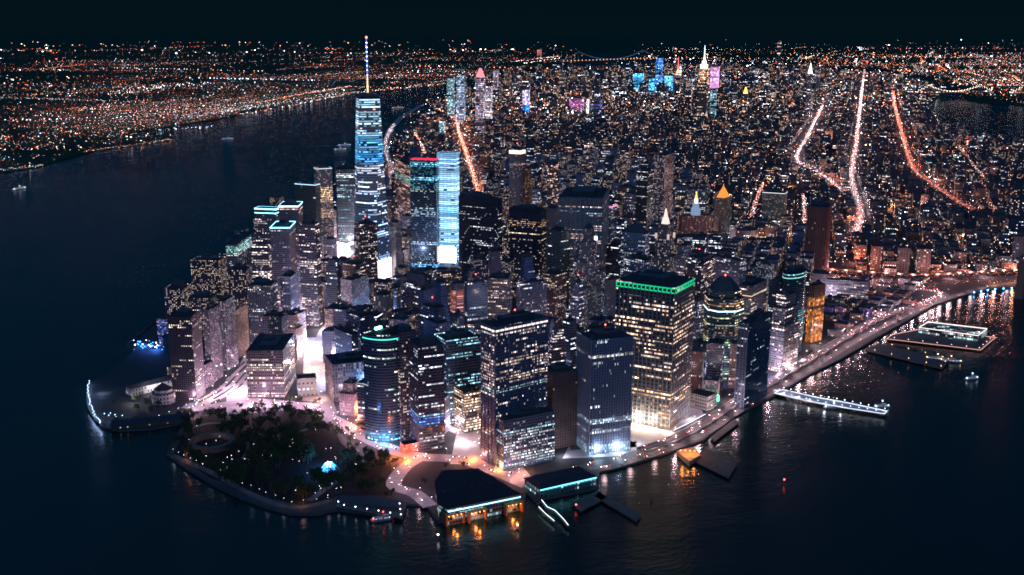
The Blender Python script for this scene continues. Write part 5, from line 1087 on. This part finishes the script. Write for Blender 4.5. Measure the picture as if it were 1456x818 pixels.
for i, (u, v, lb, m) in enumerate([(1115, 686, 'red channel buoy alone in the dark water at the lower right', e_red), (819, 722, 'red marker light off the ferry house', e_red), (623, 765, 'white marker light at the mouth of the ferry slips', e_white), (736, 751, 'warm marker light right of the ferry slips', e_warm), (926, 712, 'unlit navigation pile standing in the bay', m_pile)]):
    x, y = G(u, v, 2); b_ = MB(); b_.bar((0, 0, -2), (0, 0, 5), .9, m_pile, 7, .5); b_.octa(0, 0, 6, 1.1, m); b_.bar((0, 0, 0), (0, 0, 1), 1.6, m_pile, 8)
    tag(b_.build('channel_marker', None, (x, y, 0)), lb, 'buoy')

# ------------------------------------------------------------------ park: fort, pavilion, trees, lamps
x, y = G(302, 633, 3); root = empty('round_fort', (x, y, 3), 0, 'old round stone fort with open courtyard at the park shore', 'fort')
t = MB(); ns = 40
for r0_, r1_, z0, z1 in ((31, 25, 0, 8),):
    O = [(r0_*cos(2*pi*k/ns), r0_*sin(2*pi*k/ns)) for k in range(ns)]; I = [(r1_*cos(2*pi*k/ns), r1_*sin(2*pi*k/ns)) for k in range(ns)]
    t.prism(O, 0, z1, plain('brownstone', (.16, .12, .11), .9), cap=False); t.prism(I[::-1], 0, z1, MATS['brownstone'], cap=False)
    for k in range(ns): j = (k+1) % ns; t.face([(*O[k], z1), (*O[j], z1), (*I[j], z1), (*I[k], z1)], None, 0)
t.build('wall', root)
for a_ in (0.2, 1.4, 2.6): light(x+20*cos(a_), y+20*sin(a_), 11, (1, .6, .45), 160)
x, y = G(468, 668, 3); root = empty('carousel_pavilion', (x, y, 3), 0, 'spiral glass carousel pavilion glowing bright blue in the park', 'pavilion')
t = MB(); bg_ = emit('blue_shell', (.04, .35, 1), 2.6)
for k in range(9):
    a0_, a1_ = 2*pi*k/9, 2*pi*(k+.82)/9; r = 14-k*.7
    t.face([(r*cos(a0_), r*sin(a0_), 0), (r*cos(a1_), r*sin(a1_), 0), (r*.5*cos(a1_+.3), r*.5*sin(a1_+.3), 7+k*.6), (r*.5*cos(a0_+.3), r*.5*sin(a0_+.3), 7+k*.4)], None, t.mat(bg_))
t.build('shell', root); t = MB(); t.prism([(5*cos(2*pi*k/10), 5*sin(2*pi*k/10)) for k in range(10)], 5, 9, emit('shell_white', (.55, .85, 1), 5)); t.build('oculus', root)
light(x, y, 14, (.06, .32, 1), 60000, r=3); light(x-16, y+10, 10, (.1, .3, 1), 9000, r=3)
m_leaf = plain('foliage', (.045, .07, .03), .9, .5, .6); m_bark = plain('bark', (.09, .07, .05), .9)
def tree_proto(seed):
    r_ = random.Random(seed); t = MB(); t.bar((0, 0, 0), (r_.uniform(-.4, .4), 0, 5), .35, m_bark, 6, .22)
    for k in range(5):
        a = r_.uniform(0, 6.3); t.bar((0, 0, 3.5+k*.4), (2.6*cos(a), 2.6*sin(a), 6.5+r_.uniform(0, 2)), .16, m_bark, 4, .06)
    tr = t; c = MB(); wi = c.mat(m_leaf)
    cl = [(r_.gauss(0, 1.9), r_.gauss(0, 1.9), r_.uniform(4.8, 9.5), r_.uniform(1.2, 2.3)) for _ in range(13)]
    for k in range(520):
        q = r_.choice(cl); d_ = Vector((r_.gauss(0, 1), r_.gauss(0, 1), r_.gauss(0, 1))).normalized()*q[3]*r_.uniform(.6, 1.05)
        p = Vector(q[:3])+d_; e1 = Vector((r_.gauss(0, 1), r_.gauss(0, 1), r_.gauss(0, 1))).normalized(); e2 = e1.cross(d_.normalized()+Vector((.01, 0, 0))).normalized(); s_ = r_.uniform(.3, .6)
        c.face([tuple(p-e1*s_), tuple(p+e2*s_), tuple(p+e1*s_), tuple(p-e2*s_*.7)], None, wi)
    return tr, c
protos = []
for s_ in range(4):
    tr, c = tree_proto(s_); root = empty('tree', (0, 0, 0), 0, 'leafy park tree, one of many making dark clumps in the waterfront park', 'tree', 'trees of the waterfront park')
    a = tr.build('trunk', root); b_ = c.build('crown', root); protos.append((root, a, b_))
used = [False]*4
def put_tree(x, y, s, group=None, label=None):
    k = rnd.randrange(4); root, a, b_ = protos[k]
    if used[k]: 
        r = root.copy(); C.objects.link(r)
        for ch in (a, b_): n_ = ch.copy(); n_.parent = r; C.objects.link(n_)
    else: r = root; used[k] = True
    r.location = (x, y, 3); r.rotation_euler[2] = rnd.uniform(0, 6.3); r.scale = (s, s, s*rnd.uniform(.85, 1.1))
    if group: r['group'] = group; r['label'] = label
BP = [px((262, 605), (300, 592), (360, 590), (440, 588), (470, 602), (480, 640), (500, 660), (545, 662), (560, 640), (530, 632), (500, 618), (600, 655), (572, 706), (484, 706), (440, 724), (380, 712), (300, 682), (245, 645))]
lawn = [px((365, 607), (415, 588), (478, 580), (474, 598), (380, 618)), px((300, 582), (345, 578), (338, 596), (300, 600))]
n_t = 0; tr_ = 0
zone = px((268, 600), (300, 590), (478, 584), (500, 650), (556, 655), (558, 705), (484, 704), (440, 722), (380, 708), (300, 680), (248, 645))
while n_t < 178 and tr_ < 9000:
    tr_ += 1; u = rnd.uniform(240, 590); v = rnd.uniform(580, 726); x, y = G(u, v)
    if not inpoly(x, y, zone) or onroad(x, y, 4) or hypot(x-G(302, 633)[0], y-G(302, 633)[1]) < 38 or hypot(x-G(468, 668)[0], y-G(468, 668)[1]) < 20: continue
    if mn.noise(Vector((x*.014, y*.014, 0))) < -.18: continue
    put_tree(x, y, rnd.uniform(1.2, 2.0)); n_t += 1
for k in range(34):
    x, y = G(rnd.uniform(160, 270), rnd.uniform(560, 604)); put_tree(x, y, rnd.uniform(.6, 1.0), 'trees of the river tip lawns', 'small tree on the lawns of the river tip at the far left')
for k in range(16):
    x, y = G(rnd.uniform(1180, 1290), rnd.uniform(432, 468))
    if not onroad(x, y, 5): put_tree(x, y, rnd.uniform(.7, 1.1), 'trees by the low block near the ramps', 'tree by the low blocks near the bridge ramps')
# trees round the bright plaza and along the curving street
for k in range(84):
    if k < 54: u, v = rnd.choice([(rnd.uniform(478, 545), rnd.uniform(580, 640)), (rnd.uniform(330, 480), rnd.uniform(570, 600))])
    else: u, v = rnd.uniform(480, 660), rnd.uniform(650, 712)
    x, y = G(u, v)
    if onroad(x, y, -5 if k < 54 else 2) or clash(x, y, 5): continue
    put_tree(x, y, rnd.uniform(.55, .95), 'small trees around the bright plazas', 'small tree lit by the lamps at the bright plazas between park and towers')
# lawns and paths
t = MB(); A = sum(zone[i][0]*zone[(i+1) % len(zone)][1]-zone[(i+1) % len(zone)][0]*zone[i][1] for i in range(len(zone))); t.prism(zone if A > 0 else zone[::-1], 2.8, 3.035, m_park); tag(t.build('park_ground'), kind='structure')
for P in (px((340, 596), (372, 592), (420, 580), (474, 577), (478, 590), (466, 600), (372, 622), (350, 616)), px((372, 626), (478, 606), (476, 640), (440, 664), (400, 640))):
    t = MB(); A = sum(P[i][0]*P[(i+1) % len(P)][1]-P[(i+1) % len(P)][0]*P[i][1] for i in range(len(P))); t.prism(P if A > 0 else P[::-1], 2.9, 3.08, m_park); tag(t.build('lawn'), kind='structure')
m_path = plain('path_paving', (.10, .10, .11), .8, .3, .1)
for i, (P, w_) in enumerate(((px((262, 612), (300, 602), (345, 606), (380, 620), (420, 615), (470, 600)), 6), (px((246, 648), (300, 672), (360, 704), (415, 722), (470, 712)), 9), (px((345, 606), (352, 640), (330, 665)), 5), (px((476, 596), (490, 630), (520, 655), (470, 690), (440, 712)), 9), (px((150, 600), (200, 606), (262, 596)), 6), (px((128, 548), (127, 575), (140, 600)), 7))):
    mb, o = ribbon(smooth(P), w_, 3.12+i*.01, m_path, 'path'); tag(o, kind='structure')
# ground lit plaza near the slim tip
HEAD = {}
def lamp_proto(m, hh=7.5, r=.55):
    if (m.name, hh, r) in HEAD: return HEAD[(m.name, hh, r)]
    a = MB(); a.bar((0, 0, 0), (0, 0, hh), .12, m_steel, 5, .08); a.bar((0, 0, hh), (1.3, 0, hh+.4), .08, m_steel, 4); b_ = MB(); b_.octa(1.3, 0, hh+.2, r, m, 1.1, .6)
    ra = empty('street_lamp', (0, 0, -500), 0, 'x', 'street lamp'); A = a.build('pole', ra); Bo = b_.build('lamp_head', ra); HEAD[(m.name, hh, r)] = [ra, A, Bo, False]; return HEAD[(m.name, hh, r)]
def lamp(x, y, m, label, group, hh=7.5, r=.55, power=0, col=(1, .85, .85), z=3):
    p = lamp_proto(m, hh, r)
    if p[3]:
        q = p[0].copy(); C.objects.link(q)
        for ch in p[1:3]: n_ = ch.copy(); n_.parent = q; C.objects.link(n_)
    else: q = p[0]; p[3] = True
    q.location = (x, y, z); q.rotation_euler[2] = rnd.uniform(0, 6.3); q['label'] = label; q['group'] = group; q['category'] = 'street lamp'
    if power: light(x, y, z+hh+1.5, col, power, r=.8)
def lampline(P, step, m, label, group, power=0, every=1, col=(1, .85, .85), hh=7.5, r=.55, off=0):
    for k, (x, y, a) in enumerate(along(P, step)):
        s_ = 1 if k % 2 else -1
        lamp(x-sin(a)*off*s_, y+cos(a)*off*s_, m, label, group, hh, r, power if k % every == 0 else 0, col)
lampline(px((246, 646), (300, 672), (340, 692), (415, 722), (470, 716)), 15, e_cool, 'lamp on the curved waterfront promenade of the park', 'promenade lamps', 200, 2, (.8, .85, 1), r=.36)
lampline(px((128, 546), (125, 556), (127, 575), (135, 595), (144, 606)), 7, emit('lamp_icy', (.5, .68, 1), 8), 'bluish lamp along the quay of the river tip', 'tip quay lamps', 900, 2, (.4, .55, 1), hh=5, r=.7)
lampline(px((150, 593), (172, 598)), 6, emit('lamp_icy', (.5, .68, 1), 8), 'icy lamp in the dense group on the tip plaza', 'tip plaza lamps', 300, 2, (.6, .8, 1), hh=6, r=.7, off=3)
lampline(px((225, 600), (262, 586), (285, 575)), 9, emit('lamp_icy', (.5, .68, 1), 8), 'icy lamp beside the small museum garden', 'garden lamps', 600, 2, (.6, .75, 1), hh=6, r=.6, off=6)
for k in range(70):
    u, v = rnd.uniform(265, 545), 0; v = rnd.uniform(610, 712); x, y = G(u, v)
    if inpoly(x, y, zone): lamp(x, y, e_white, 'lamp among the trees of the waterfront park', 'park lamps', 6, .36, 200 if k % 3 == 0 else 0, (1, .8, .75))
lampline(px((478, 586), (486, 605), (500, 622), (530, 640)), 11, e_white, 'lamp at the bright plaza edge of the park', 'plaza lamps', 3800, 1, (1, .6, .74), off=8)
lampline(ROADS['fdr'][0][20:], 30, e_white, 'tall lamp along the waterfront highway', 'highway lamps', 11000, 1, (1, .60, .68), hh=13.5, off=12, r=.5)
lampline(ROADS['state'][0], 24, e_white, 'lamp on the curving street between park and towers', 'park street lamps', 2600, 1, (1, .55, .72), hh=9, off=11, r=.65)
lampline(ROADS['ferry'][0], 16, e_white, 'lamp on the winding drive to the ferry quay', 'ferry drive lamps', 2100, 1, (1, .62, .74), hh=8, off=6)
lampline(ROADS['west'][0][:28], 26, e_white, 'tall lamp on the bright wide avenue along the left', 'avenue lamps', 7500, 1, (1, .62, .84), hh=12, off=12, r=.8)
lampline(ROADS['broad'][0], 22, e_warm, 'amber lamp in the short street canyon behind the ferry terminal', 'canyon lamps', 3600, 1, (1, .5, .5), hh=9, off=7)
# strong added point lights that give plazas and tower feet their street glow
for (u, v, z, c, p) in [
    (338, 556, 25, (1, .62, .88), 330000), (334, 520, 30, (1, .6, .85), 170000), (300, 565, 16, (1, .7, .72), 60000), (365, 575, 12, (1, .6, .8), 110000 - 20000), (400, 575, 12, (1, .6, .82), 70000), (440, 578, 12, (1, .6, .8), 60000),
    (452, 500, 30, (1, .62, .5), 520000), (447, 525, 22, (1, .5, .28), 90000), (462, 540, 18, (1, .72, .7), 120000), (440, 488, 16, (1, .85, .85), 60000), (456, 470, 20, (1, .8, .78), 120000),
    (490, 360, 30, (1, .88, .95), 600000), (480, 345, 18, (1, .82, .9), 200000), (548, 392, 25, (1, .88, .95), 300000), (556, 380, 25, (1, .85, .95), 200000), (425, 420, 25, (1, .8, .9), 120000), (470, 395, 25, (1, .8, .85), 120000), (432, 452, 15, (1, .8, .9), 90000),
    (575, 365, 30, (.85, .75, 1), 180000), (600, 375, 25, (.5, .6, 1), 120000), (660, 372, 20, (.9, .8, 1), 90000),
    (500, 580, 12, (1, .74, .85), 70000), (520, 575, 12, (1, .8, .85), 60000), (485, 590, 12, (1, .74, .84), 60000), (512, 590, 10, (1, .22, .04), 160000), (508, 605, 10, (1, .24, .05), 90000),
    (577, 655, 7, (1, .2, .03), 90000), (556, 650, 7, (1, .2, .03), 80000), (672, 655, 6, (1, .2, .03), 40000), (712, 668, 7, (1, .3, .06), 60000), (600, 648, 10, (1, .40, .2), 22000), (545, 632, 8, (.2, .6, 1), 22000), (560, 636, 8, (.2, .55, 1), 16000),
    (660, 630, 14, (1, .8, .85), 60000), (645, 612, 12, (1, .78, .85), 40000), (700, 655, 10, (1, .62, .48), 16000), (716, 668, 10, (1, .5, .3), 14000), (735, 680, 9, (1, .4, .2), 18000), (748, 672, 9, (1, .42, .22), 14000),
    (800, 650, 9, (.85, .85, 1), 16000), (830, 634, 10, (.6, .75, 1), 22000), (850, 648, 10, (.55, .75, 1), 26000), (880, 645, 9, (.6, .78, 1), 26000), (902, 632, 9, (.8, .85, 1), 16000), (826, 622, 10, (.7, .8, 1), 16000),
    (905, 605, 12, (1, .78, .6), 90000), (925, 610, 12, (1, .76, .55), 60000), (950, 616, 10, (1, .7, .5), 30000), (890, 590, 14, (1, .7, .5), 60000), (935, 600, 30, (1, .6, .32), 36000), (985, 598, 9, (.85, .88, 1), 20000), (1010, 582, 8, (.1, 1, .5), 16000), (1016, 570, 14, (.1, 1, .5), 16000), (1040, 572, 8, (1, .5, .4), 14000),
    (1105, 536, 9, (1, .7, .75), 40000), (1125, 528, 9, (1, .75, .75), 40000), (1140, 516, 10, (1, .8, .85), 26000), (1160, 492, 10, (1, .7, .6), 22000), (1180, 425, 14, (.85, .7, 1), 40000), (1175, 418, 12, (1, .85, .95), 40000), (1190, 452, 8, (.6, .25, 1), 26000), (1215, 455, 8, (.5, .3, 1), 22000), (1235, 450, 8, (.6, .3, .9), 14000), (1250, 425, 9, (1, .4, .3), 22000),
    (1000, 350, 20, (1, .5, .5), 90000), (1030, 358, 14, (1, .4, .2), 70000), (1045, 345, 14, (.6, .75, 1), 60000), (1080, 352, 12, (1, .4, .15), 60000), (1110, 348, 12, (1, .42, .12), 90000), (1130, 340, 14, (1, .4, .15), 60000), (1170, 385, 16, (1, .35, .2), 90000), (1215, 375, 14, (1, .3, .2), 60000), (1215, 330, 12, (1, .35, .2), 90000), (1190, 392, 14, (1, .3, .25), 50000), (1250, 398, 16, (1, .35, .3), 40000), (1290, 400, 16, (1, .35, .25), 40000), (1350, 396, 16, (1, .5, .5), 50000), (1400, 394, 16, (1, .6, .6), 50000), (1440, 402, 10, (1, .4, .15), 24000), (1415, 404, 10, (1, .4, .15), 20000),
    (738, 270, 60, (1, .6, .5), 300000), (735, 235, 200, (1, .65, .55), 40000), (985, 320, 40, (1, .6, .55), 90000), (805, 560, 25, (1, .35, .15), 20000), (812, 500, 25, (1, .45, .25), 60000), (724, 440, 60, (1, .5, .35), 30000),
    (145, 560, 8, (.5, .65, 1), 9000), (220, 560, 14, (.9, .85, .9), 26000), (235, 575, 12, (.8, .8, 1), 26000), (190, 575, 12, (1, .85, .75), 12000), (255, 565, 14, (1, .8, .85), 26000), (205, 492, 6, (.03, .15, 1), 60000), (222, 498, 6, (.05, .2, 1), 40000), (275, 596, 8, (1, .5, .45), 14000), (430, 716, 6, (1, .35, .1), 3500), (268, 652, 6, (1, .3, .12), 4500),
    (555, 185, 30, (1, .8, .9), 60000), (700, 655, 8, (1, .6, .6), 12000), (672, 652, 8, (1, .4, .15), 12000), (650, 658, 8, (1, .36, .1), 7000)]:
    x, y = G(u, v, 3); light(x, y, min(z, 13)+3, c, p*(.42 if p > 100000 else .6), r=2.0)
for P in (px((322, 590), (322, 560), (350, 500), (352, 565), (420, 572), (474, 574), (474, 582), (400, 584)), px((430, 570), (433, 480), (468, 480), (474, 574)), px((476, 388), (476, 350), (508, 350), (512, 400)), px((534, 410), (538, 352), (562, 352), (566, 410)), px((880, 638), (900, 600), (985, 558), (1005, 598), (950, 632)), px((800, 652), (815, 622), (905, 628), (905, 648)), px((640, 660), (650, 612), (690, 612), (700, 660))):
    A = sum(P[i][0]*P[(i+1) % len(P)][1]-P[(i+1) % len(P)][0]*P[i][1] for i in range(len(P))); t = MB(); t.prism(P if A > 0 else P[::-1], 2.8, 3.03, plain('lit_plaza', (.42, .38, .40), .7, .35, .08)); tag(t.build('plaza'), kind='structure')  # pale sheets: the pools of light are put into this colour
for i in range(4):
    S = ROADS['west'][0]; o_ = (-16, -5.5, 5.5, 16)[i]; mb = MB(); md = plain('median_planting', (.03, .045, .03), .95)
    for j in range(2, 16):
        if (j+i) % 4 == 3: continue
        a, b = S[j], S[j+1]; L = hypot(b[0]-a[0], b[1]-a[1]); an = atan2(b[1]-a[1], b[0]-a[0])
        mb.box((a[0]+b[0])/2-sin(an)*o_, (a[1]+b[1])/2+cos(an)*o_, 3.0, L*.96, 2.6, 1.3, md, an)
    tag(mb.build('road_median'), kind='structure')
for k in range(170):  # unseen lights scattered at random, added for warm street glow on the blocks
    u = rnd.uniform(560, 1450); v = 150+235*rnd.random()**1.2
    x, y = G(u, v)
    if not inpoly(x, y, MANH) or inpoly(x, y, FIDI): continue
    D = hypot(x-CX, y-CY); light(x, y, rnd.uniform(10, 28), rnd.choice(((1, .34, .12), (1, .45, .25), (1, .6, .45), (1, .72, .7), (1, .3, .2))), rnd.uniform(.3, 1)**2*110000*(D/3500), r=4)
for (u, v, z, c, p) in [(734, 250, 205, (1, .58, .50), 52000), (730, 285, 130, (1, .62, .55), 40000), (785, 262, 180, (1, .5, .42), 26000), (945, 262, 190, (1, .62, .58), 40000), (938, 300, 110, (1, .62, .58), 30000), (990, 335, 60, (1, .45, .38), 30000), (1028, 318, 70, (1, .55, .35), 14000), (1110, 305, 70, (1, .8, .6), 16000), (830, 320, 165, (.85, .8, .9), 26000), (1165, 345, 70, (1, .38, .2), 30000), (1160, 450, 40, (1, .32, .06), 14000), (620, 330, 90, (.6, .62, 1), 40000), (600, 350, 50, (.8, .7, 1), 30000), (470, 320, 80, (1, .72, .8), 26000), (430, 400, 50, (1, .75, .88), 26000), (700, 420, 100, (1, .6, .5), 16000), (785, 345, 120, (.9, .75, .8), 16000)]:
    x, y = G(u, v, z); dd = hypot(x-CX, y-CY); light(x-(x-CX)/dd*38, y-(y-CY)/dd*38, z, c, p, r=4, name='tower_fill')  # unseen lights hung before the walls, added to brighten dark towers
for k in range(110):  # unseen lights at random spots, added to raise the glow between towers
    u = rnd.uniform(420, 1090); v = rnd.uniform(370, 600); x, y = G(u, v)
    if not inpoly(x, y, FIDI) or clash(x, y, 2): continue
    light(x, y, rnd.uniform(14, 40), rnd.choice(((.3, .45, 1), (.45, .5, 1), (1, .62, .72), (1, .5, .35), (.2, .5, 1))), rnd.uniform(14000, 60000), r=4)
for nm, pw, n_ in (('first', 16000, 70), ('bowery', 16000, 70), ('frankfort', 38000, 30), ('sixth', 30000, 70), ('lafayette', 30000, 80), ('fdr2', 4500, 45)):
    for (x, y, a) in along(ROADS[nm][0], n_): light(x, y, 12, (1, .34, .22) if nm in ('first', 'sixth', 'frankfort') else (1, .66, .68), pw, r=3)
# blue pier lamps on the river side at the left
t = MB()
for k in range(34):
    x, y = G(rnd.uniform(190, 236), rnd.uniform(488, 500)); t.octa(x, y, rnd.uniform(5, 12), rnd.uniform(.7, 1.5), e_blue if rnd.random() < .75 else e_cool)
tag(t.build('marina_lights'), 'cluster of deep blue lights at the river marina on the left', 'marina lights', kind='stuff')
# landmark low buildings of the tip
mu = facade('museum_tiers', (.4, .36, .38), 5, 6, .3, .1, 4, WARM, WHT, 1.2, .4, .5)
x, y = G(215, 545, 14); root = empty('garden_museum', (x, y, 3), .6, 'long low museum with pale lit gable and sloping roof at the river tip', 'museum')
t = MB(); t.prism(rect(76, 20), 0, 12, mu, m_roof); t.build('wall', root); t = MB(); t.taper(rect(78, 22), rect(76, 3), 12.05, 17, m_roof); t.build('roof', root)
x, y = G(232, 556, 20); root = empty('garden_hotel', (x, y, 3), .2, 'small bluish lit tiered building beside the low museum', 'building')
t = MB(); t.prism(octo(34, 34, 9), 0, 16, mu, m_roof); t.prism(octo(26, 26, 7), 16, 21, mu, m_roof); t.build('wall', root)
t = MB(); t.taper(octo(24, 24, 6), octo(3, 3, 1), 21.05, 30, m_roof); t.build('roof', root)
for k, (u, v) in enumerate([(196, 602), (236, 600)]):
    pass
x, y = G(215, 598, 8); root = empty('pier_hall', (x, y, 3), .12, 'long dark shed at the slip between park and river tip', 'shed')
t = MB(); t.prism(rect(110, 22), -2, 7, facade('shed_wall', (.1, .09, .09), 5, 5, .3, 0, 4, ORA, PINK, 1.6, .3, .3), m_roof); t.build('wall', root)
t = MB(); t.taper(rect(112, 24), rect(108, 2), 7.05, 11, m_roof); t.build('roof', root)

# ------------------------------------------------------------------ cars
def car_proto(k):
    col = [(.5, .5, .52), (.03, .03, .035), (.55, .38, .04), (.2, .02, .02)][k]
    t = MB(); pm = plain('car_paint_%d' % k, col, .3, .05); gm = plain('car_glass', (.01, .012, .015), .1, .05)
    t.taper(rect(4.5, 1.8), rect(4.4, 1.75), .3, .85, pm); t.taper(rect(2.6, 1.6, -.2), rect(1.7, 1.35, -.25), .86, 1.42, gm)
    for sx in (-1.4, 1.4):
        for sy in (-.8, .8): t.bar((sx, sy-.12, .33), (sx, sy+.12, .33), .33, m_pile, 8)
    root = empty('car', (0, 0, 0), 0, 'x', 'car'); parts = [t.build('body', root)]
    for sy in (-.65, .65):
        t = MB(); t.octa(2.3, sy, .75, .42, emit('headlight', (1, .93, .88), 14), 1, .7); parts.append(t.build('headlight', root))
        t = MB(); t.octa(-2.3, sy, .8, .36, emit('taillight', (1, .05, .04), 8), 1, .7); parts.append(t.build('taillight', root))
    return [root, parts, False]
CP = [car_proto(k) for k in range(4)]; NC = 0
CN = ['silver', 'black', 'yellow', 'dark red']
def cars(P, wd, n, where, grp):
    global NC
    S = along(P, 7); rnd.shuffle(S)
    for (x, y, a) in S[:n]:
        up = 9.35 if where == 'waterfront highway' and segd(x, y, VP) < 2 else 3.3
        k = rnd.choices(range(4), (4, 4, 2, 1))[0]; p = CP[k]; lane = rnd.choice((-1, 1)); o_ = lane*(rnd.choice((2.4, 5.8)) if up > 4 else rnd.choice((wd*.14, wd*.32)))
        if p[2]:
            q = p[0].copy(); C.objects.link(q)
            for ch in p[1]: n_ = ch.copy(); n_.parent = q; C.objects.link(n_)
        else: q = p[0]; p[2] = True
        q.location = (x-sin(a)*o_, y+cos(a)*o_, up); q.rotation_euler[2] = a+(pi if lane > 0 else 0); q['label'] = '%s car driving on the %s' % (CN[k], where); q['group'] = '%s cars on the %s' % (CN[k], where); q['category'] = 'car'; NC += 1
cars(ROADS['fdr'][0], 24, 92, 'waterfront highway', '')
cars(ROADS['fdr2'][0], 15, 36, 'quay road beside the highway', '')
cars(ROADS['state'][0], 26, 34, 'curving street by the park', '')
cars(ROADS['west'][0][:30], 34, 40, 'wide bright avenue on the left', '')
cars(ROADS['broad'][0], 20, 14, 'street canyon behind the ferry terminal', '')
cars(ROADS['ferry'][0], 20, 8, 'winding ferry drive', '')
cars(ROADS['bway'][0], 22, 16, 'bright canyon at the custom house', '')
string('traffic_lights', 'pink and red traffic on the far end of the waterfront highway', px((1200, 484), (1240, 461), (1290, 441), (1325, 428), (1340, 421), (1330, 414), (1290, 410)), 3.0, (0, 1, 0, 3, 0, 6, 0, 9), 1.7, z=9, jit=5)

# ------------------------------------------------------------------ render settings
sc.view_settings.view_transform = 'Standard'; sc.view_settings.look = 'None'; sc.view_settings.gamma = 1; sc.view_settings.exposure = 0.5
cy = sc.cycles; cy.max_bounces = 4; cy.diffuse_bounces = 1; cy.glossy_bounces = 2; cy.sample_clamp_indirect = 1.5; cy.sample_clamp_direct = 0
cy.use_denoising = True; cy.denoising_input_passes = 'RGB_ALBEDO_NORMAL'; cy.filter_width = 1.7; cy.use_adaptive_sampling = False; cy.caustics_reflective = False; cy.caustics_refractive = False
print('lights', sum(1 for o in bpy.data.objects if o.type == 'LIGHT'), 'objects', len(bpy.data.objects), 'cars', NC)
